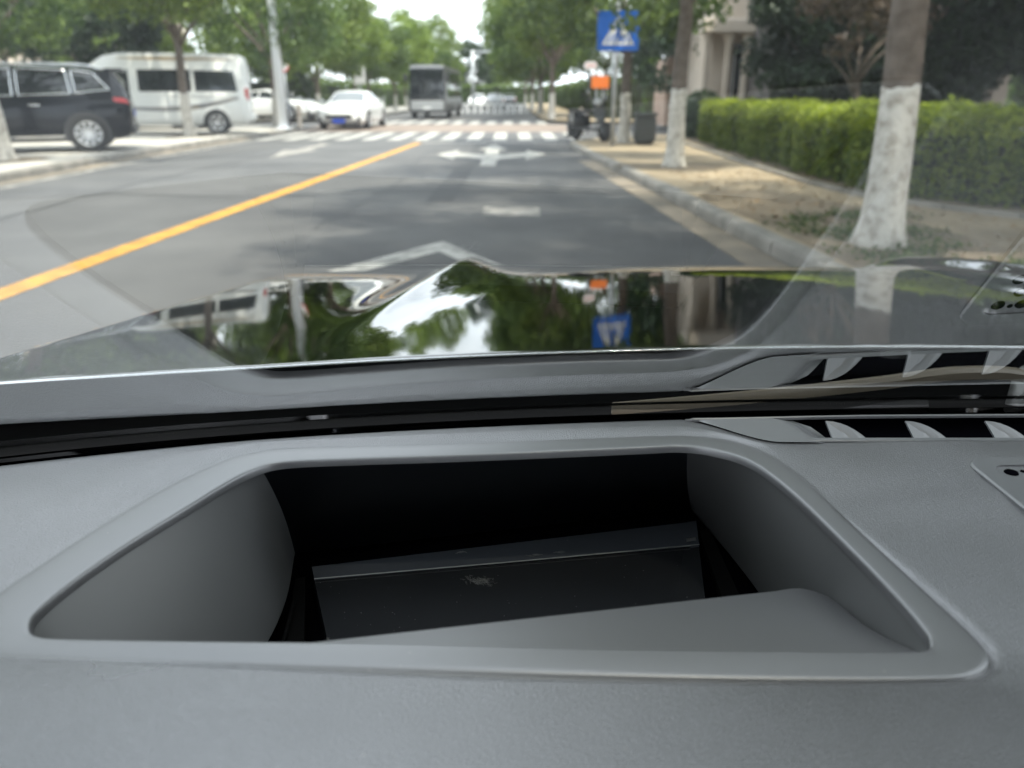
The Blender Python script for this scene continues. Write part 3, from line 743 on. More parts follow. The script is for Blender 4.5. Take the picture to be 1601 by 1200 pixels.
def trunk_mesh(seed, r, h, white, limbs=6, reach=2.0, lean=.05):
    """returns (bark mesh, lime-washed foot mesh)"""
    rs = random.Random(seed)
    path = [(rs.uniform(-lean, lean)*t*.5 + .02*sin(3*t + seed) - .02*sin(seed) - .10*t*(seed == 1), rs.uniform(-lean, lean)*t*.6, h*t) for t in np.linspace(0, 1, 9)]
    path[0] = (0, 0, -.05)
    def rad(z): return r*(1 + .45*exp(-max(z, 0)/.14))*(1 - .38*z/h)
    P = spline(path, 40); ring_n = 18
    def ringp(p, k=1.0, off=0):
        return [(p[0] + (rad(p[2])*k + off)*cos(a)*(1 + .05*sin(3*a + seed + p[2]*2)+.02*sin(7*a + p[2]*5)), p[1] + (rad(p[2])*k + off)*sin(a)*(1 + .05*sin(3*a + seed + p[2]*2)+.02*sin(7*a + p[2]*5)), p[2]) for a in np.linspace(0, 2*pi, ring_n, endpoint=False)]
    lo = [p for p in P if p[2] <= white]; hi = [p for p in P if p[2] > white]
    f = MB(); top_r = [(x, y, z + .022*sin(2*pi*k_/18 + seed) + .010*sin(k_*2.1 + seed)) for k_, (x, y, z) in enumerate(ringp(hi[0]))]; f.loft([ringp(p) for p in lo] + [top_r], True, True)
    t = MB(); t.loft([ringp(p, 1, -.002) for p in lo[-1:] + hi], True, True)
    for k in range(limbs):
        a = 2*pi*k/limbs + rs.uniform(-.4, .4); z0 = h*rs.uniform(.72, .98); e = reach*rs.uniform(.7, 1.1)
        q = [(0, 0, z0 - .1), (cos(a)*e*.3, sin(a)*e*.3, z0 + e*.35), (cos(a)*e*.7, sin(a)*e*.7, z0 + e*.75), (cos(a)*e, sin(a)*e, z0 + e*1.25)]
        t.tube(spline(q, 9).tolist(), [lerp(r*.5, r*.12, i/8) for i in range(9)], 8)
    return t, f
def tree_proto(seed, r, h, white, rad, zc, n, m, size=.10, **k):
    t, f = trunk_mesh(seed, r, h, white, reach=rad[0]*.6)
    return dict(trunk=t.mesh('trunk', 'bark', True), foot=f.mesh('limewashed_foot', 'limewash', True) if white > .1 else None,
                crown=crown_mesh('crown', seed, n, np.array(rad), zc, m, size, **k))
def tree(name, p, x, y, z, rz, s, label, group):
    e = tag(empty(name, (x, y, z), rz), label, 'tree', group); e.scale = (s, s, s)
    link('trunk', p['trunk'], e)
    if p['foot']: link('limewashed_foot', p['foot'], e)
    link('crown', p['crown'], e)
    return e
pA = tree_proto(1, .150, 3.3, 1.11, (2.9, 2.9, 2.3), 5.3, 15000, 'leaf_mid', .085, clumps=80, clump_r=.75)
pB = tree_proto(2, .145, 3.2, 1.12, (3.0, 2.8, 2.4), 5.1, 13000, 'leaf_light', .095, clumps=70, clump_r=.75)
pC = tree_proto(3, .15, 2.9, 1.15, (3.1, 3.1, 2.6), 4.7, 13000, 'leaf_mid', .10, clumps=70, clump_r=.8)
pD = tree_proto(4, .16, 2.0, 0, (3.2, 3.2, 3.4), 4.0, 20000, 'leaf_dark', .11, clumps=80, clump_r=.85)
pE = tree_proto(5, .07, 1.4, 0, (1.3, 1.3, 1.3), 3.0, 5200, 'leaf_plum', .06, clumps=40, clump_r=.4)
pF = tree_proto(6, .17, 2.6, 1.28, (3.6, 3.6, 3.2), 5.0, 11000, 'leaf_light', .14, clumps=60, clump_r=1.0)
ORD = ['first', 'second', 'third', 'fourth', 'fifth', 'sixth', 'seventh', 'farthest']
RG = 'lime-washed street trees on the right pavement'; LG = 'lime-washed street trees on the left pavement'
nt_ = tree('street_tree', pA, 2.84, 5.95, PV, 0, 1.0, 'nearest thick lime-washed tree trunk, beside the hedge on the right', RG)
next(c for c in nt_.children if c.name.startswith('crown')).scale = (1.25, 1.25, 1.12)  # crown, mostly out of view, enlarged to darken the dashboard's right side
tree('street_tree', pB, 2.64, 13.0, PV, 1.9, 1.0, 'second lime-washed tree from the right edge, where the path bends', RG)
tree('street_tree', pC, 2.78, 20.0, PV, 1.0, .98, 'lime-washed tree directly behind the post of the blue crossing sign', RG)
tree('street_tree', pA, 2.75, -3.3, PV, 2.2, 1.6, 'unseen street tree beside our car, enlarged to shade it', RG)  # out of view; enlarged and placed to block sky above the car
tree('street_tree', pA, 2.9, -11, PV, 4.2, 1.4, 'unseen street tree added behind our car on the right pavement', RG)  # added out of view to block the sky behind the car
for i, y in enumerate((40.5, 46.5, 53, 60, 68, 77, 87, 98)):
    tree('street_tree', (pB, pC, pF)[i % 3], 2.5 - .012*y + (.3 if i % 2 else 0), y, PV, i*1.3, 1 + .05*(i % 3), ORD[i] + ' lime-washed tree of the row beyond the crossing, right kerb', RG)
tree('street_tree', pC, -9.15, 14.4, PV, .9, 1.0, 'lime-washed tree at the left edge, in front of the black SUV', LG)
tree('street_tree', pB, -9.2, 23.0, PV, 2.4, .98, 'slim lime-washed tree standing in front of the white minibus', LG)
tree('street_tree', pC, -8.75, 30.2, PV, 4.0, .95, 'lime-washed tree close behind the pale street lamp pole', LG)
tree('street_tree', pA, -9.6, 4.8, PV, 1.0, 1.45, 'unseen lime-washed tree on the left pavement beside our car, enlarged to block sky', LG)  # out of view; enlarged to block sky at the left rear
tree('street_tree', pA, -9.6, -4.5, PV, 3.0, 1.7, 'unseen tall tree added on the left pavement behind our car', LG)  # added out of view to darken the left-rear sky
for i, y in enumerate((43, 50, 57, 65, 74, 84, 95, 108)):
    tree('street_tree', (pF, pB, pC)[i % 3], -10.2 + .02*(y - 43) + (.5 if i % 2 else 0), y, PV, i*1.7, (.92, .80, .92, .88, .86, .84, .82, .80)[i], ORD[i] + ' leafy tree of the row beyond the junction, left kerb', LG)
BG = 'trees behind the parked cars on the left'
for i, (x, y, p, s, lab) in enumerate(((-17.5, 19, pD, 1.0, 'dark dense tree behind the black SUV at the left edge'), (-16.5, 26.5, pC, 1.05, 'tall green tree rising behind the roof of the white minibus'),
        (-21, 25, pF, 1.1, 'pale green tree far left behind the SUV roof'), (-17, 34, pD, 1.0, 'dark tree behind the grey parked car'), (-16, 43, pF, .95, 'pale green tree behind the white parked car'),
        (-22, 36, pC, 1.2, 'green tree at the back between minibus and lamp pole'), (-14.5, 50, pD, .85, 'dark tree behind the oncoming white saloon'), (-26, 52, pF, 1.0, 'tall pale tree far behind the parked cars'))):
    tree('background_tree', p, x, y, PV, i*2.1, s, lab, BG)
EG = 'trees closing the far end of the road'
for i, (x, y, p, s, lab) in enumerate(((-13, 125, pF, 1.5, 'leftmost tree closing the far end of the road'), (-6.5, 140, pD, 1.35, 'dark tree at the far end of the road behind the gantry'), (-1, 150, pF, 1.3, 'pale tree at the far end of the road beside the gantry board'), (4.5, 135, pC, 1.4, 'tree at the far end of the road on its right'))):
    tree('distant_tree', p, x, y, PV, i*1.1, s, lab, EG)
DG = 'dark evergreen trees behind the hedge'
for i, (x, y, p, s, lab) in enumerate(((10.8, 13.6, pD, .95, 'dark glossy-leaved tree at the right edge above the hedge'), (13.0, 17.0, pD, 1.1, 'dark evergreen tree behind the hedge beside the nearest trunk'),
        (10.0, 20.2, pD, .95, 'tall dark evergreen tree in front of the dark building'), (15.0, 13.0, pD, 1.1, 'dark evergreen tree deepest in the right corner'),
        (7.0, 30, pD, .9, 'dark tree between the gatehouse and the pavement trees'), (9.5, 45, pD, 1.1, 'dark tree far behind the scooter'), (5.6, 50, pC, 1.0, 'green tree at the back between orange sign and sign post'), (12, 42, pC, 1.1, 'green tree beyond the side street behind the gatehouse'), (9.0, 18.6, pD, .85, 'low dark evergreen right behind the hedge, in front of the villa'), (7.6, 6.3, pD, .95, 'unseen dark evergreen added to shade the near path'), (8.1, 21.3, pD, .72, 'small dark evergreen beside the columned house'))):  # the evergreen nearest the path is unseen, added for its shade
    tree('evergreen_tree', p, x, y, PV, i*1.4 + .5, s, lab, DG)
tree('plum_tree', pE, 6.5, 15.6, PV, .4, 1.15, 'small purple-leaved tree above the hedge', None)

def hedge(name, line, width, h, n, m, size, label, seed, wob=.06):
    """clipped hedge: twig core with a skin of leaves"""
    rng = np.random.default_rng(seed); e = tag(empty(name), label, 'hedge')
    L_ = spline(line, 60); T = np.gradient(L_, axis=0); T /= np.linalg.norm(T, axis=1)[:, None]; Nn = np.stack([-T[:, 1], T[:, 0]], 1)
    core = MB(); rg = []
    for p, q in zip(L_, Nn):
        rg.append([(*(p + q*u), z) for u, z in ((.24, PV), (.24, PV + h - .22), (width - .24, PV + h - .22), (width - .24, PV))])
    core.loft(rg, True, True)
    mat_name = 'hedge_core'
    if mat_name not in M: mat(mat_name, (.018, .026, .010), .95)
    core.build('twigs', mat_name, e)
    s = rng.uniform(0, 59, n); i = s.astype(int); f = (s - i)[:, None]; i2 = np.minimum(i + 1, 59)
    P = L_[i]*(1 - f) + L_[i2]*f; Q = Nn[i]
    side = rng.choice(3, n, p=[.44, .50, .06])     # front, top, back
    u = np.where(side == 1, rng.uniform(0, width, n), np.where(side == 0, 0.0, width)) + rng.normal(0, .035, n)
    z = np.where(side == 1, h, rng.uniform(.02, h, n)**1.0) + rng.normal(0, .03, n)
    bump = wob*(np.sin(s*1.7) + np.sin(s*.63 + 1) + np.sin(u*6))
    z = np.where(side == 1, z + bump*.45, z); u = np.where(side == 0, u + bump*.6, u)
    u = np.where(side == 0, u + .10*(z/h - .5)**2, u)
    pos = np.stack([P[:, 0] + Q[:, 0]*u, P[:, 1] + Q[:, 1]*u, z + PV], 1)
    out_ = np.stack([Q[:, 0]*np.where(side == 0, -1, np.where(side == 2, 1, 0)), Q[:, 1]*np.where(side == 0, -1, np.where(side == 2, 1, 0)), (side == 1)*1.0], 1)
    tone = np.where(side == 1, rng.uniform(.45, 1, n), np.where(z > h*.8, rng.uniform(.2, .9, n), rng.uniform(0, .5, n)))  # sunlight painted into leaf tone: top lighter, lower sides darker
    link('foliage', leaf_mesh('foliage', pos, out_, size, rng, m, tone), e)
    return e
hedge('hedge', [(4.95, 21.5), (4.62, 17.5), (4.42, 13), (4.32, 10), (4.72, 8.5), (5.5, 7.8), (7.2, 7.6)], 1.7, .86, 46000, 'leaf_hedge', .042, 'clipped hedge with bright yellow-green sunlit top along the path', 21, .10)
hedge('hedge', [(5.35, 6.9), (5.9, 6.35), (7.2, 6.0), (9, 5.9)], 1.2, .74, 16000, 'leaf_mid', .05, 'darker coarse-leaved hedge at the right edge behind the speaker reflection', 22, .1)
for i, (ln, wd_, hh, lab) in enumerate((([(-12.4, 44), (-12.6, 70), (-12.4, 110)], 2.5, 2.0, 'long dark shrubbery behind the left trees beyond the junction'), ([(5.2, 110), (5.0, 70), (4.6, 41.5)], 2.5, 1.9, 'dark shrubbery behind the right tree row beyond the crossing'),
        ([(-26, 40.2), (-19, 40.6), (-14, 41.2)], 2.0, 1.6, 'shrubbery at the far side of the side street on the left'), ([(-20.5, 12), (-20.5, 20), (-20, 29)], 2.0, 2.2, 'tall shrubbery behind the parked SUV and minibus'), ([(6.2, 38.6), (18, 39), (34, 39.5)], 2.0, 2.3, 'shrubbery along the far side of the side street on the right'), ([(-20, 128), (-4, 128), (14, 128)], 3.0, 2.6, 'low mass of shrubs closing the end of the road'))):
    h_ = hedge('shrubbery', ln, wd_, hh, 7000, 'leaf_mid', .16, lab, 50 + i, .3)
# round clipped bush by the gatehouse
def bush(x, y, r, h, seed, label, n=5000):
    rng = np.random.default_rng(seed); q = rng.normal(0, 1, (n, 3)); q[:, 2] = np.abs(q[:, 2]); q /= np.linalg.norm(q, axis=1)[:, None]
    p = q*np.array([r, r, h])*(1 + rng.normal(0, .05, n))[:, None]
    e = tag(empty('round_bush', (x, y, PV)), label, 'bush')
    c = MB(); c.lathe([(r*.85*cos(t), h*.85*sin(t)) for t in np.linspace(0, pi/2, 7)], 16, 'z'); c.build('twigs', 'hedge_core', e)
    link('foliage', leaf_mesh('foliage', p, q, .06, rng, 'leaf_dark', rng.uniform(0, 1, n)), e)
bush(5.35, 24.2 - 1.4, .8, 1.15, 31, 'round dark clipped bush between second tree and hedge')
# leaf litter and small weeds around the nearest tree
rng = np.random.default_rng(5); n = 900
p = np.stack([rng.uniform(2.35, 4.6, n), rng.uniform(3.5, 12, n), np.full(n, PV + .012)], 1)
fl = link('fallen_leaves', leaf_mesh('fallen_leaves', p, np.tile([0, 0, 3.0], (n, 1)), .030, rng, 'leaf_litter', rng.uniform(0, 1, n)))
tag(fl, 'brown fallen leaves scattered on the bare soil', 'leaves', kind='stuff')
n = 2600; ctr = rng.choice(26, n); cx = rng.uniform(2.35, 3.7, 26); cy = rng.uniform(3.6, 7.6, 26)
p = np.stack([cx[ctr] + rng.normal(0, .11, n), cy[ctr] + rng.normal(0, .11, n), PV + np.abs(rng.normal(0, .03, n))], 1)
wd = link('weeds', leaf_mesh('weeds', p, np.tile([0, 0, .6], (n, 1)), .022, rng, 'leaf_mid', rng.uniform(0, 1, n)))
tag(wd, 'small green weeds on the soil round the nearest tree', 'weeds', kind='stuff')

# ------------------------------------------------------------------ vehicles
class Body:
    """stations: x, z_bottom, z_shoulder, half width, z_top, top half width; front at +x"""
    def __init__(s, st): s.st = np.array(sorted(st))
    def g(s, x): return [float(np.interp(x, s.st[:, 0], s.st[:, k])) for k in range(1, 6)]
    def side(s, x, t):
        """t: 0 bottom .. 1 shoulder"""
        zb, zs, hw, zt, tw = s.g(x)
        y = float(np.interp(t, [0, .08, .22, .55, .85, 1], [.86, .955, .99, 1.0, .985, .94]))*hw
        return (x, y, lerp(zb, zs, t))
    def green(s, x, t):
        zb, zs, hw, zt, tw = s.g(x); zr = zt - .045
        return (x, lerp(.94*hw, tw, t) + .02*sin(pi*t), lerp(zs, zr, t))
    def top(s, x, f):
        zb, zs, hw, zt, tw = s.g(x)
        return (x, f*tw, zt - .045*abs(f)**3)
    def mesh(s, nx=70):
        xs = np.unique(np.concatenate([np.linspace(s.st[0, 0], s.st[-1, 0], nx), s.st[:, 0]])); rg = []
        for x in xs:
            half = [s.side(x, t) for t in (0, .08, .22, .4, .55, .7, .85, 1)] + [s.green(x, t) for t in (.25, .5, .75, 1)] + [s.top(x, f) for f in (.85, .6, .3, 0)]
            zb = s.g(x)[0]
            ring = [(x, 0, zb)] + half + [(a, -b, c) for a, b, c in half[-2::-1]]
            rg.append(ring)
        b = MB(); b.loft(rg, True, True); return b
    def patch(s, fn, quad, sgn=1, nu=14, nv=5, off=.007):
        """quad: 4 (x, t) corners bottom-rear, bottom-front, top-front, top-rear on the surface fn"""
        (x0, t0), (x1, t1), (x2, t2), (x3, t3) = quad; b = MB(); rg = []
        for j in range(nv + 1):
            v = j/nv; r_ = []
            for i in range(nu + 1):
                u = i/nu
                x = lerp(lerp(x0, x1, u), lerp(x3, x2, u), v); t = lerp(lerp(t0, t1, u), lerp(t3, t2, u), v)
                p = Vector(fn(x, t)); px_ = Vector(fn(x + .02, t)) - Vector(fn(x - .02, t)); pt = Vector(fn(x, t + .02)) - Vector(fn(x, t - .02))
                n_ = px_.cross(pt); n_ = n_.normalized() if n_.length > 1e-9 else Vector((0, 1, 0))
                if n_.y < 0 and fn != s.top: n_ = -n_
                if fn == s.top and n_.z < 0: n_ = -n_
                p += n_*off; r_.append((p.x, p.y*sgn, p.z))
            rg.append(r_)
        b.loft(rg, False); return b
    def outline(s, fn, quad, rad, sgn=1):
        b = MB(); pts = []
        for k in range(4):
            a, c = quad[k], quad[(k + 1) % 4]
            for i in range(8):
                p = fn(lerp(a[0], c[0], i/8), lerp(a[1], c[1], i/8)); pts.append((p[0], p[1]*sgn + .008*sgn, p[2]))
        pts.append(pts[0]); b.tube(pts, rad, 6, False); return b
_wm = {}
def wheel(parent, x, y, r, w_, sgn, spokes=10, rimmat='alloy'):
    key = (r, w_, spokes, rimmat)
    if key not in _wm:
        t = MB(); t.lathe([(r*.62, -w_/2), (r*.93, -w_/2), (r, -w_/2 + .03), (r, w_/2 - .03), (r*.93, w_/2), (r*.66, w_/2), (r*.62, w_/2 - .02)], 32, 'y')
        q = MB(); q.lathe([(r*.66, w_/2 + .002), (r*.64, w_/2 + .006), (r*.60, w_/2), (r*.58, -.02)], 32, 'y')
        q.lathe([(0, w_/2 - .008), (r*.12, w_/2 - .008), (r*.15, w_/2 - .03)], 16, 'y')
        for k in range(spokes):
            a = 2*pi*k/spokes; c, s_ = cos(a), sin(a); wd_ = r*.045
            pts = []
            for (rr, yy, k2) in ((r*.10, w_/2 - .012, 1.0), (r*.61, w_/2 - .004, 1.35)):
                for sg in (-1, 1): pts.append((c*rr - s_*wd_*sg*k2, yy, s_*rr + c*wd_*sg*k2))
            pts += [(p[0], p[1] - .03, p[2]) for p in pts]
            q.add(pts, [(0, 1, 3, 2), (4, 6, 7, 5), (0, 2, 6, 4), (1, 5, 7, 3)])
        d = MB(); d.lathe([(0, -.01), (r*.6, -.01)], 24, 'y')  # dark disc paints the shade behind the spokes
        _wm[key] = (t.mesh('tyre', 'tyre', True), q.mesh('rim', rimmat), d.mesh('brake_shadow', 'dark_metal'))
    a, b_, c_ = _wm[key]
    o = link('wheel', a, parent); o.location = (x, y, r)
    if sgn < 0: o.rotation_euler = (0, 0, pi)
    link('rim', b_, o); link('wheel_shade', c_, o)
    return o
def vehicle(name, st, paint, label, cat, loc, rz, wheels, wr=.34, side_win=(), win_trim=None, wind=None, rear=None, lamps='car', group=None, glass='auto_glass', sides=(1, -1), plate=True, spokes=10, mirror=None, extra=None):
    e = tag(empty(name, loc, rz), label, cat, group); B = Body(st)
    B.mesh().build('body', paint, e, smooth=True, angle=38)
    for sg in sides:
        for q in side_win:
            o = B.patch(B.green, q, sg).build('side_window', glass, e, smooth=True)
            if win_trim: B.outline(B.green, q, win_trim, sg).build('window_trim', 'chrome', o, smooth=True)
    if wind:
        B.patch(B.top, wind, 1, 12, 8).build('windscreen', glass if not lamps == 'light' else glass, e, smooth=True)
    if rear: B.patch(B.top, rear, 1, 12, 8).build('rear_window', glass, e, smooth=True)
    for sg in sides:
        for wx in wheels:
            hw = B.g(wx)[2]
            b = MB(); b.lathe([(wr*1.02, hw - .05), (wr*1.14, hw + .006), (wr*1.10, hw + .010), (0, hw + .002)], 28, 'y', (wx, 0, wr*1.02))
            b.v = [(x, y*sg, max(z, B.g(wx)[0] - .02)) for x, y, z in b.v]; b.build('wheel_arch', 'dark_metal', e, smooth=False)
            wheel(e, wx, sg*(hw - .085), wr, .215, sg, spokes)
    if mirror:
        for sg in (1, -1):
            mx_, mz = mirror; hw = B.g(mx_)[2]
            b = MB(); b.box(mx_ - .05, mx_ + .08, sg*(hw + .02) if sg > 0 else sg*(hw + .02) - .20, sg*(hw + .02) + .20 if sg > 0 else sg*(hw + .02), mz, mz + .14, .03); b.build('mirror', paint, e, smooth=True)
    if extra: extra(e, B)
    return e
def slab(parent, name, m, x0, x1, y0, y1, z0, z1, bev=.01): 
    b = MB(); b.box(min(x0, x1), max(x0, x1), min(y0, y1), max(y0, y1), z0, z1, bev); return b.build(name, m, parent)
# black SUV, nose in, seen from its side and tail
suv = [(-2.48, .62, .98, .60, 1.02, .50), (-2.44, .42, 1.04, .80, 1.20, .60), (-2.36, .30, 1.10, .90, 1.45, .64), (-2.15, .26, 1.12, .96, 1.68, .68), (-1.7, .24, 1.12, .985, 1.74, .70), (-.6, .22, 1.10, .99, 1.77, .71), (.3, .22, 1.07, .99, 1.75, .70),
       (.75, .22, 1.06, .98, 1.66, .66), (1.40, .22, 1.05, .975, 1.10, .80), (2.0, .24, 1.00, .95, 1.04, .78), (2.35, .28, .92, .88, .95, .70), (2.5, .40, .80, .72, .82, .55)]
def suv_x(e, B):
    for sg in (1, -1):
        B.patch(B.side, [(-1.2, .10), (1.1, .10), (1.1, .15), (-1.2, .15)], sg, off=.02).build('sill_trim', 'chrome', e)
        for x in (-.75, .35): slab(e, 'door_handle', 'chrome', x - .10, x + .10, sg*.985, sg*1.012, .955, .985, .006)
        B.patch(B.side, [(-2.46, .88), (-2.18, .90), (-2.16, 1.0), (-2.42, 1.0)], sg, 6, 3, .012).build('tail_light', 'tail_red', e)
        b = MB(); b.tube([(-1.9, sg*.62, 1.73), (-1.6, sg*.63, 1.79), (.2, sg*.63, 1.80), (.55, sg*.62, 1.74)], .018, 6); b.build('roof_rail', 'chrome', e, smooth=True)
        b = MB(); b.tube([B.side(x, .93)[:1] + (sg*(B.side(x, .93)[1] + .005), B.side(x, .93)[2]) for x in np.linspace(-2.3, 1.9, 14)], .008, 5); b.build('shoulder_crease', 'paint_black', e, smooth=True)
    slab(e, 'spoiler', 'paint_black', -2.42, -2.05, -.56, .56, 1.66, 1.71, .02)
    slab(e, 'rear_bumper', 'dark_metal', -2.50, -2.30, -.80, .80, .36, .55, .04)
    slab(e, 'exhaust_pipe', 'chrome', -2.50, -2.36, -.62, -.48, .30, .35, .01)
    slab(e, 'number_plate', 'plate_blue', -2.50, -2.485, -.22, .22, .72, .86, .004)
vehicle('suv', suv, 'paint_black', 'black SUV with chrome window trim parked on the left pavement', 'car', (-10.5, 16.75, PV), R(202), (-1.62, 1.42), .385,
        side_win=[[(-.40, .10), (.98, .10), (.42, .90), (-.40, .95)], [(-1.42, .14), (-.50, .10), (-.50, .95), (-1.36, .93)], [(-2.12, .30), (-1.50, .14), (-1.46, .93), (-1.86, .88)]], win_trim=.016,
        wind=[(1.30, -.9), (1.30, .9), (.78, .9), (.78, -.9)], rear=[(-2.36, -.85), (-2.36, .85), (-2.17, .85), (-2.17, -.85)], mirror=(.85, 1.05), extra=suv_x, spokes=10).scale = (1, 1, .945)
# white high-roof minibus
van = [(-2.62, .50, 1.06, .74, 2.02, .60), (-2.58, .34, 1.10, .88, 2.16, .66), (-2.45, .28, 1.12, .94, 2.24, .70), (-1.5, .26, 1.12, .945, 2.28, .72), (.9, .26, 1.12, .945, 2.27, .72), (1.30, .26, 1.12, .94, 2.20, .70),
       (1.75, .26, 1.10, .93, 1.90, .68), (2.30, .28, 1.05, .90, 1.30, .74), (2.55, .32, .95, .84, 1.02, .66), (2.64, .45, .82, .70, .86, .5)]
def van_x(e, B):
    for sg in (1, -1):
        for z0, a, m_ in ((.55, 0, 'decal_brown'), (.48, .05, 'decal_grey'), (.62, -.03, 'decal_grey')):
            b = MB(); rg = []
            for x in np.linspace(-2.3, 1.2, 30):
                t = (x + 2.3)/3.5; zc = z0 + a + .34*(1 - t)**2 - .10*sin(pi*t*1.2); wd_ = .020 + .05*sin(pi*t)**2*(1 - t)
                p, q = B.side(x, min(.97, zc - wd_)), B.side(x, min(.99, zc + wd_)); rg.append([(p[0], sg*(p[1] + .005), p[2]), (q[0], sg*(q[1] + .005), q[2])])
            b.loft(rg, False); b.build('stripe_decal', m_, e)
        b = MB(); rg = []
        for x in np.linspace(-2.2, .9, 20):
            t = (x + 2.2)/3.1; p, q = B.green(x, .88 - .04*sin(pi*t)), B.green(x, .90 + .05*sin(pi*t)*t); rg.append([(p[0], sg*(p[1] + .006), p[2]), (q[0], sg*(q[1] + .006), q[2])])
        b.loft(rg, False); b.build('stripe_decal', 'decal_brown', e)
        slab(e, 'sliding_rail', 'decal_grey', -2.2, -.4, sg*.94, sg*.952, 1.075, 1.095, .003)
        slab(e, 'tail_light', 'tail_red', -2.60, -2.50, sg*.76, sg*.88, .95, 1.30, .02)
    slab(e, 'rear_bumper', 'paint_van', -2.72, -2.55, -.86, .86, .36, .56, .04)
vehicle('minibus', van, 'paint_van', 'white high-roof minibus with dark windows and swoosh stripes parked behind the SUV', 'minibus', (-10.65, 24.8, PV), R(195), (-1.62, 1.55), .335,
        side_win=[[(-2.30, .08), (-1.12, .08), (-1.12, .60), (-2.22, .60)], [(-1.02, .08), (.42, .08), (.42, .62), (-1.02, .62)], [(.66, .08), (1.55, .08), (1.18, .60), (.66, .62)]],
        wind=[(2.28, -.88), (2.28, .88), (1.40, .88), (1.40, -.88)], mirror=(1.75, 1.15), extra=van_x, spokes=6)
sedan = [(-2.46, .50, .86, .62, .90, .5), (-2.38, .34, .92, .82, .98, .66), (-2.0, .24, .95, .92, 1.04, .76), (-1.55, .22, .95, .945, 1.10, .74), (-.75, .20, .94, .95, 1.38, .60), (-.2, .20, .93, .95, 1.42, .60), (.25, .20, .92, .95, 1.38, .60),
         (1.05, .20, .90, .95, .99, .80), (1.7, .20, .84, .94, .93, .78), (2.2, .22, .74, .90, .80, .70), (2.42, .26, .62, .80, .68, .60), (2.50, .34, .52, .62, .56, .48)]
def sedan_front(plate=True, grille=True):
    def f(e, B):
        if grille:
            b = MB(); b.prism([(-.46, .55), (.46, .55), (.52, .48), (.44, .38), (-.44, .38), (-.52, .48)], 2.485, 2.535, 'x'); b.build('grille', 'dark_metal', e)
            for k in range(7): slab(e, 'grille_bar', 'dark_metal', 2.530, 2.545, -.34 + k*.11, -.33 + k*.11, .39, .54, .001)
        if plate:
            p_ = slab(e, 'number_plate', 'plate_blue', 2.53, 2.55, -.24, .24, .25, .39, .004)
        slab(e, 'front_splitter', 'dark_metal', 2.30, 2.52, -.78, .78, .17, .22, .01)
        for sg in (1, -1):
            b = MB(); b.prism([(sg*.50, .62), (sg*.66, .66), (sg*.86, .72), (sg*.84, .65), (sg*.56, .56)], 2.30, 2.462, 'x'); b.build('headlight', 'head_lamp', e)
            b = MB(); b.prism([(sg*.52, .42), (sg*.80, .46), (sg*.80, .30), (sg*.56, .27)], 2.36, 2.472, 'x'); b.build('air_intake', 'dark_metal', e)
            B.patch(B.side, [(-2.44, .80), (-2.1, .85), (-2.1, 1.0), (-2.40, 1.0)], sg, 5, 3, .01).build('tail_light', 'tail_red', e)
            for x in (-.55, .35): slab(e, 'door_handle', 'chrome', x - .09, x + .09, sg*.945, sg*.965, .80, .825, .005)
    return f
SW = [[(-1.25, .12), (-.35, .10), (-.35, .90), (-.75, .86)], [(-.28, .10), (.78, .12), (.30, .84), (-.28, .90)]]
vehicle('saloon_car', sedan, 'paint_white', 'white sporty saloon with blue number plate driving towards us over the crossing', 'car', (-6.42, 33.0, .004), R(-92), (-1.52, 1.50), .345,
        side_win=SW, win_trim=.010, wind=[(1.0, -.86), (1.0, .86), (.32, .90), (.32, -.90)], rear=[(-1.48, -.86), (-1.48, .86), (-.82, .9), (-.82, -.9)], mirror=(.72, .93), extra=sedan_front(), glass='auto_glass_light')
vehicle('parked_car', suv, 'paint_grey', 'dark grey estate car parked behind the lamp pole beyond the minibus', 'car', (-13.1, 32.2 - 3.0, PV), R(176), (-1.62, 1.42), .36,
        side_win=[[(-.40, .10), (.98, .10), (.42, .90), (-.40, .95)], [(-1.42, .14), (-.50, .10), (-.50, .95), (-1.36, .93)], [(-2.12, .30), (-1.50, .14), (-1.46, .93), (-1.86, .88)]], win_trim=.014, wind=[(1.30, -.9), (1.30, .9), (.78, .9), (.78, -.9)], mirror=(.85, 1.05))
vehicle('parked_car', sedan, 'paint_white', 'white hatchback parked in the shade behind the lamp pole', 'car', (-11.9, 41.0, PV), R(-20), (-1.52, 1.50), .33,
        side_win=SW, wind=[(1.0, -.86), (1.0, .86), (.32, .90), (.32, -.90)], mirror=(.72, .93), extra=sedan_front(False, False))
# coach waiting beyond the crossing
coach = empty('coach', (-4.55, 50.0, .004)); tag(coach, 'dark-fronted coach waiting beyond the crossing', 'coach')
CB = Body([(-5.0, .40, 1.2, 1.20, 3.15, 1.02), (-4.9, .35, 1.2, 1.24, 3.2, 1.05), (4.6, .35, 1.2, 1.24, 3.2, 1.05), (4.85, .35, 1.2, 1.22, 3.05, 1.0), (5.05, .36, 1.15, 1.15, 2.6, .95), (5.10, .42, 1.05, 1.05, 2.3, .85)])
coach.rotation_euler = (0, 0, R(-92)); coach.scale = (.9, .9, .88)
CB.mesh(30).build('body', 'paint_coach', coach, smooth=True, angle=40)
for sg in (1, -1):
    for k in range(5): CB.patch(CB.green, [(-4.5 + k*1.75, .05), (-2.85 + k*1.75, .05), (-2.85 + k*1.75, .85), (-4.5 + k*1.75, .85)], sg, 4, 3).build('side_window', 'auto_glass', coach)
    for wx in (-2.7, 3.1): wheel(coach, wx, sg*1.12, .48, .28, sg, 8, 'dark_metal')
    slab(coach, 'mirror', 'dark_metal', 5.05, 5.35, sg*1.18, sg*1.38, 2.2, 2.65, .04)
    slab(coach, 'headlight', 'head_lamp', 5.0, 5.13, sg*.62, sg*.98, .72, .88, .03)
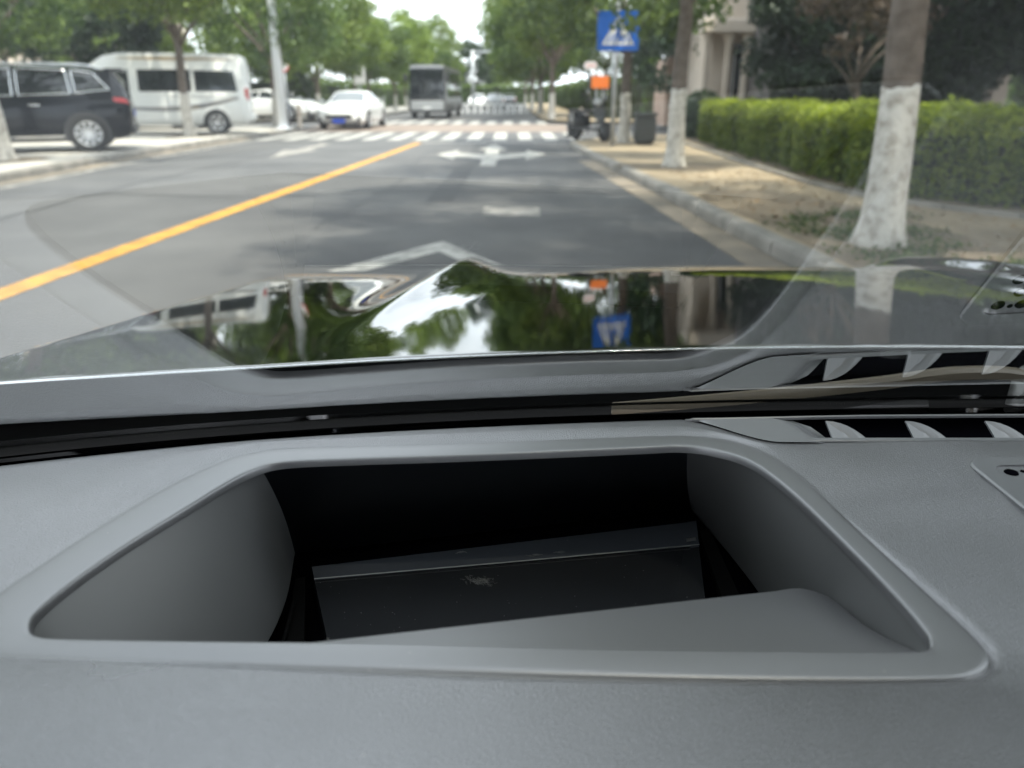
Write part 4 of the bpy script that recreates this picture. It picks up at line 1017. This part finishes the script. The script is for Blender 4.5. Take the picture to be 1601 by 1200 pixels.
slab(coach, 'windscreen', 'auto_glass', 4.80, 5.16, -1.04, 1.04, 1.12, 3.02, .08)
slab(coach, 'front_panel', 'paint_silver', 4.95, 5.17, -1.02, 1.02, .50, 1.08, .05)
slab(coach, 'number_plate', 'sign_white', 5.16, 5.18, -.24, .24, .60, .72, .004)
# far traffic
for i, (x, y, m_, lab) in enumerate(((-1.6, 78, 'paint_silver', 'silver car far down the road before the barrier'), (-3.6, 86, 'paint_white', 'white car far down the road beyond the barrier'), (-.4, 95, 'paint_grey', 'dark car farthest down the road'))):
    vehicle('distant_car', sedan, m_, lab, 'car', (x, y, .004), R(90 if i != 1 else -90), (-1.52, 1.50), .33, side_win=SW, wind=[(1.0, -.86), (1.0, .86), (.32, .90), (.32, -.90)], rear=[(-1.48, -.86), (-1.48, .86), (-.82, .9), (-.82, -.9)], extra=sedan_front(False, False))
# scooters
def scooter(x, y, rz, label, paint='paint_white'):
    e = tag(empty('scooter', (x, y, PV), rz), label, 'scooter', 'parked scooters')
    for wx in (-.58, .62): wheel(e, wx, 0, .24, .10, 1, 6, 'alloy')
    b = MB(); b.loft([[(.62, -.05, .22), (.62, .05, .22), (.60, .05, .30), (.60, -.05, .30)], [(.48, -.10, .45), (.48, .10, .45), (.44, .10, .55), (.44, -.10, .55)], [(.40, -.19, .62), (.40, .19, .62), (.34, .19, .72), (.34, -.19, .72)], [(.30, -.17, .92), (.30, .17, .92), (.26, .16, .94), (.26, -.16, .94)]], True, True); b.build('front_shield', paint, e)
    b = MB(); b.box(-.30, .38, -.14, .14, .26, .33, .02); b.build('foot_board', 'dark_metal', e)
    b = MB(); b.loft([[(-.15, -.12, .30), (-.15, .12, .30), (-.15, .12, .62), (-.15, -.12, .62)], [(-.5, -.17, .34), (-.5, .17, .34), (-.5, .15, .68), (-.5, -.15, .68)], [(-.85, -.06, .52), (-.85, .06, .52), (-.85, .06, .70), (-.85, -.06, .70)]], True, True); b.build('tail_body', 'paint_black', e)
    b = MB(); b.box(-.80, -.05, -.14, .14, .68, .77, .03); b.build('seat', 'tyre', e)
    b = MB(); b.tube([(.24, -.34, .98), (.30, -.15, 1.0), (.30, .15, 1.0), (.24, .34, .98)], .018, 8); b.build('handlebar', 'dark_metal', e, smooth=True)
    b = MB(); b.lathe([(0, .36), (.07, .355), (.10, .31), (.10, .24)], 16, 'x', (0, 0, .93)); b.build('headlight', 'head_lamp', e, smooth=True)
    for s in (-1, 1):
        b = MB(); b.tube([(.29, s*.22, 1.0), (.30, s*.28, 1.14)], .008, 6); b.lathe([(0, .0), (.055, .0), (.055, .02), (0, .025)], 14, 'x', (.29, s*.29, 1.18)); b.build('mirror', 'chrome', e)
scooter(2.0, 20.8, R(-58), 'silver and black scooter parked beside the crossing sign post', 'paint_grey')
scooter(-8.35, 30.0, R(-70), 'dark scooter parked beside the lamp pole on the left pavement', 'paint_grey')

# ------------------------------------------------------------------ street furniture
lp = tag(empty('street_lamp', (-8.0, 28.3, PV)), 'tall pale blue-grey street lamp pole left of the oncoming saloon', 'street lamp')
b = MB(); b.tube([(0, 0, 0), (0, 0, 8)], [.175, .11], 14); b.build('pole', 'lamp_pole', lp, smooth=True)
b = MB(); b.box(-.24, .24, -.24, .24, 0, .04, .01); b.build('base_plate', 'lamp_pole', lp)
b = MB(); b.tube([(0, 0, 7.8), (.5, 0, 8.5), (1.6, 0, 8.8)], .04, 8); b.build('arm', 'lamp_pole', lp, smooth=True)
b = MB(); b.box(1.5, 2.1, -.13, .13, 8.72, 8.84, .04); b.build('lamp_head', 'lamp_pole', lp)
# pedestrian crossing sign
cs = tag(empty('crossing_sign', (2.32, 18.6, PV)), 'blue square pedestrian crossing sign with white triangle on a grey post', 'road sign')
b = MB(); b.tube([(0, 0, -.02), (0, 0, 3.0)], .052, 12); b.build('post', 'post_grey', cs, smooth=True)
pnl = MB(); pnl.prism(rrect(-.44, .48, 2.02, 2.82, .06), -.075, -.055, 'y'); po = pnl.build('sign_panel', 'sign_blue', cs)
b = MB(); b.prism([(-.34, 2.14), (.38, 2.14), (.02, 2.74)], -.079, -.076, 'y'); b.build('white_triangle', 'sign_white', po)
def fig(parent, name, m, poly, y0=-.0825, y1=-.0800):
    b = MB(); b.prism(poly, y0, y1, 'y'); return b.build(name, m, parent)
for k in range(5):
    xb = -.25 + k*.12; fig(po, 'stripe', 'sign_blue', [(xb, 2.18), (xb + .055, 2.18), (xb + .055 + (.02 - xb)*.38, 2.36), (xb + .02 + (.02 - xb)*.38, 2.36)])
fig(po, 'walking_figure', 'sign_blue', [(-.02, 2.60), (.05, 2.60), (.09, 2.48), (.13, 2.44), (.11, 2.42), (.06, 2.46), (.05, 2.40), (.11, 2.24), (.07, 2.23), (.02, 2.36), (-.05, 2.23), (-.09, 2.25), (-.02, 2.40), (-.03, 2.50), (-.08, 2.44), (-.10, 2.46), (-.05, 2.56)], -.0855, -.083)
b = MB(); b.lathe([(0, -.0855), (.032, -.0855), (.032, -.083)], 14, 'y', (.02, 0, 2.645)); b.build('walking_figure', 'sign_blue', po)
for z in (2.2, 2.7): slab(cs, 'clamp', 'post_grey', -.07, .07, -.056, .06, z, z + .04, .004)
# orange notice and the small oval sign above it
og = tag(empty('notice_sign', (2.55, 24.6, PV + .06)), 'bright orange notice board on two thin poles beside the crossing sign', 'sign')
for x in (-.02, .16):
    b = MB(); b.tube([(x, 0, -.06), (x, 0, 1.75)], .022, 8); b.build('pole', 'post_grey', og, smooth=True)
b = MB(); b.prism(rrect(-.18, .34, 1.24, 1.58, .04), -.05, -.03, 'y'); b.build('notice_panel', 'sign_orange', og)
wo = tag(empty('oval_sign', (2.36, 25.2, PV)), 'small white oval sign above the orange notice board', 'sign')
b = MB(); b.tube([(0, 0, 0), (0, 0, 2.1)], .024, 8); b.build('pole', 'dark_metal', wo, smooth=True)
b = MB(); b.prism(rrect(-.17, .22, 1.84, 2.06, .10), -.05, -.03, 'y'); oo = b.build('sign_panel', 'sign_white', wo)
for k in range(3):
    b = MB(); b.lathe([(.035, -.0535), (.05, -.0535), (.05, -.051)], 12, 'y', (-.08 + k*.105, 0, 1.95)); b.build('red_ring_mark', 'sign_red', oo)
# bollards, bin, cabinet
for i, (x, y, m_, h, lab) in enumerate(((1.62, 22.6, 'dark_metal', .62, 'short dark bollard at the kerb corner of the crossing'), (2.05, 24.2, 'stone_pale', .75, 'pale stone bollard behind the dark one at the crossing'), (-7.75, 29.6, 'stone_pale', .8, 'pale bollard beside the lamp pole at the left corner'))):
    b = MB(); b.lathe([(0, h), (.05, h - .01), (.075, h - .05), (.08, h - .12), (.07, h - .14), (.08, .08), (.11, .05), (.11, 0)], 16, 'z', (x, y, PV)); o = b.build('bollard', m_, None, smooth=True); tag(o, lab, 'bollard', 'bollards at the crossing')
bn = tag(empty('litter_bin', (3.15, 19.2, PV)), 'dark grey litter bin right of the crossing sign post', 'bin')
slab(bn, 'bin_body', 'bin', -.24, .24, -.2, .2, .06, .62, .03); slab(bn, 'bin_lid', 'bin', -.26, .26, -.22, .22, .63, .72, .03); slab(bn, 'foot', 'dark_metal', -.18, .18, -.15, .15, 0, .06, .005)
# bus stop beyond the junction
bs = tag(empty('bus_stop_sign', (-6.95 - 1.9, 48.0, PV)), 'pale square bus stop board on a pole left of the coach', 'sign')
b = MB(); b.tube([(0, 0, 0), (0, 0, 2.8)], .05, 10); b.build('pole', 'post_grey', bs, smooth=True)
slab(bs, 'board', 'concrete_far', -.35, .35, -.09, -.05, 1.75, 2.75, .01)
ss = tag(empty('parking_sign', (-10.3, 37.5, PV)), 'small round red and white sign on a thin pole behind the saloon', 'sign')
b = MB(); b.tube([(0, 0, 0), (0, 0, 2.9)], .05, 10); b.build('pole', 'post_grey', ss, smooth=True)
b = MB(); b.lathe([(0, -.08), (.24, -.08), (.24, -.06), (0, -.06)], 24, 'y', (0, 0, 2.35)); q = b.build('sign_disc', 'sign_red', ss)
b = MB(); b.lathe([(0, -.084), (.18, -.084), (.18, -.081)], 24, 'y', (0, 0, 2.35)); b.build('white_centre', 'sign_white', q)
fc = tag(empty('railing', (-8.6, 46.5, PV)), 'grey railing between the bus stop board and the coach', 'railing')
for k in range(9):
    b = MB(); b.tube([(-1.3 + k*.33, 0, 0), (-1.3 + k*.33, 0, 1.0)], .02, 6); b.build('upright', 'post_grey', fc)
for z in (.15, .98):
    b = MB(); b.tube([(-1.35, 0, z), (1.4, 0, z)], .025, 6); b.build('rail', 'post_grey', fc)
# white barrier across the road far ahead
br = tag(empty('road_barrier', (-1.6, 62, .004)), 'low white barrier across the road in the far distance', 'barrier')
bm_ = MB(); bm_.tube([(-.22, 0, 0), (-.22, 0, .45), (-.1, 0, .62), (.1, 0, .62), (.22, 0, .45), (.22, 0, 0)], .045, 6); hm_ = bm_.mesh('hoop', 'sign_white')
for k in range(11): o = link('hoop', hm_, br); o.location = (-2.5 + k*.5, 0, 0)
# sign gantry in the distance
ga = tag(empty('sign_gantry', (-3.4, 72, 0)), 'grey overhead sign gantry in the far distance', 'gantry')
b = MB(); b.tube([(0, 0, 0), (0, 0, 4.9)], .14, 10); b.build('mast', 'post_grey', ga, smooth=True)
b = MB(); b.tube([(0, 0, 4.75), (4.6, 0, 4.85)], .09, 8); b.build('boom', 'post_grey', ga, smooth=True)
slab(ga, 'sign_board', 'sign_blue', 3.2, 4.4, -.12, -.06, 4.5, 5.3, .02)

# ------------------------------------------------------------------ buildings on the right
def bld(name, label, x0, x1, y0, y1, h, m, loc=(0, 0, PV)):
    e = tag(empty(name, ((x0 + x1)/2, (y0 + y1)/2, PV)), label, 'building'); cx, cy = (x0 + x1)/2, (y0 + y1)/2
    b = MB(); b.box(x0 - cx, x1 - cx, y0 - cy, y1 - cy, 0, h); b.build('wall', m, e); return e, x0 - cx, y0 - cy, x1 - cx, y1 - cy
e, ax0, ay0, ax1, ay1 = bld('villa', 'dark stone villa in the shade behind the hedge', 7.3, 14, 23.2, 32, 6.5, 'stone_dark')
for k in range(3):
    x = ax0 + 1.0 + k*2.1; w_ = slab(e, 'window', 'window_dark', x, x + 1.0, ay0 - .02, ay0 + .1, 1.2, 3.2, .01); 
    for zz in (1.15, 3.2): slab(e, 'window_ledge', 'stone_dark', x - .12, x + 1.12, ay0 - .10, ay0 + .02, zz, zz + .09, .01)
    for xx in (x - .1, x + 1.0, x + .47): slab(e, 'window_jamb', 'stone_dark', xx, xx + .09, ay0 - .06, ay0 + .02, 1.24, 3.2, .01)
slab(e, 'cornice', 'stone_dark', ax0 - .25, ax1 + .2, ay0 - .25, ay1 + .2, 6.3, 6.6, .05)
slab(e, 'string_course', 'stone_pale', ax0 - .06, ax1, ay0 - .06, ay0 + .05, 3.6, 3.75, .01)
e2, bx0, by0, bx1, by1 = bld('porch_house', 'pale stone house with columns and a tall window behind the second tree', 6.2, 7.3, 26.0, 33.0, 4.2, 'stone_pale')
for x in (bx0 - .25, bx0 + .42, bx0 + .98):
    b = MB(); b.lathe([(.20, 0), (.20, .1), (.13, .14), (.12, 2.6), (.17, 2.7), (.2, 2.8), (.2, 2.86)], 16, 'z', (x, by0 - .45, .0)); b.build('column', 'stone_pale', e2, smooth=True, angle=40)
slab(e2, 'entablature', 'stone_pale', bx0 - .5, bx1 + .1, by0 - .75, by0 + .1, 2.87, 3.25, .03)
for k, x in enumerate((bx0 + .5,)):
    slab(e2, 'window', 'window_dark', x, x + .48, by0 - .02, by0 + .1, .9, 2.6, .005); slab(e2, 'window_bar', 'sign_white', x + .22, x + .26, by0 - .04, by0 - .015, .9, 2.6, .002)
e3, cx0, cy0, cx1, cy1 = bld('gatehouse', 'small pink stone gatehouse with an arched top left of the second tree', 5.9, 7.2, 31.5, 34, 2.05, 'stone_pink')
b = MB(); b.prism([(cx0 - .1, 2.05)] + [(lerp(cx0, cx1, .5) - (cx1 - cx0 + .2)/2*cos(t), 2.05 + .55*sin(t)) for t in np.linspace(.1, pi - .1, 12)] + [(cx1 + .1, 2.05)], cy0 - .1, cy1, 'y'); b.build('arched_top', 'stone_pink', e3)
slab(e3, 'window', 'window_dark', cx0 + .15, cx0 + .62, cy0 - .02, cy0 + .1, .75, 1.5, .005); slab(e3, 'window_sill', 'stone_pale', cx0 + .08, cx0 + .70, cy0 - .08, cy0 + .02, .68, .75, .005)
e4, dx0, dy0, dx1, dy1 = bld('shop_building', 'pale building glimpsed between trees behind the minibus', -34, -24, 52, 62, 9, 'stone_pale')
for i in range(4):
    for j in range(3): slab(e4, 'window', 'window_dark', dx0 + .8 + i*2.3, dx0 + 2.2 + i*2.3, dy0 - .03, dy0 + .1, 1.2 + j*2.8, 2.8 + j*2.8, .01)
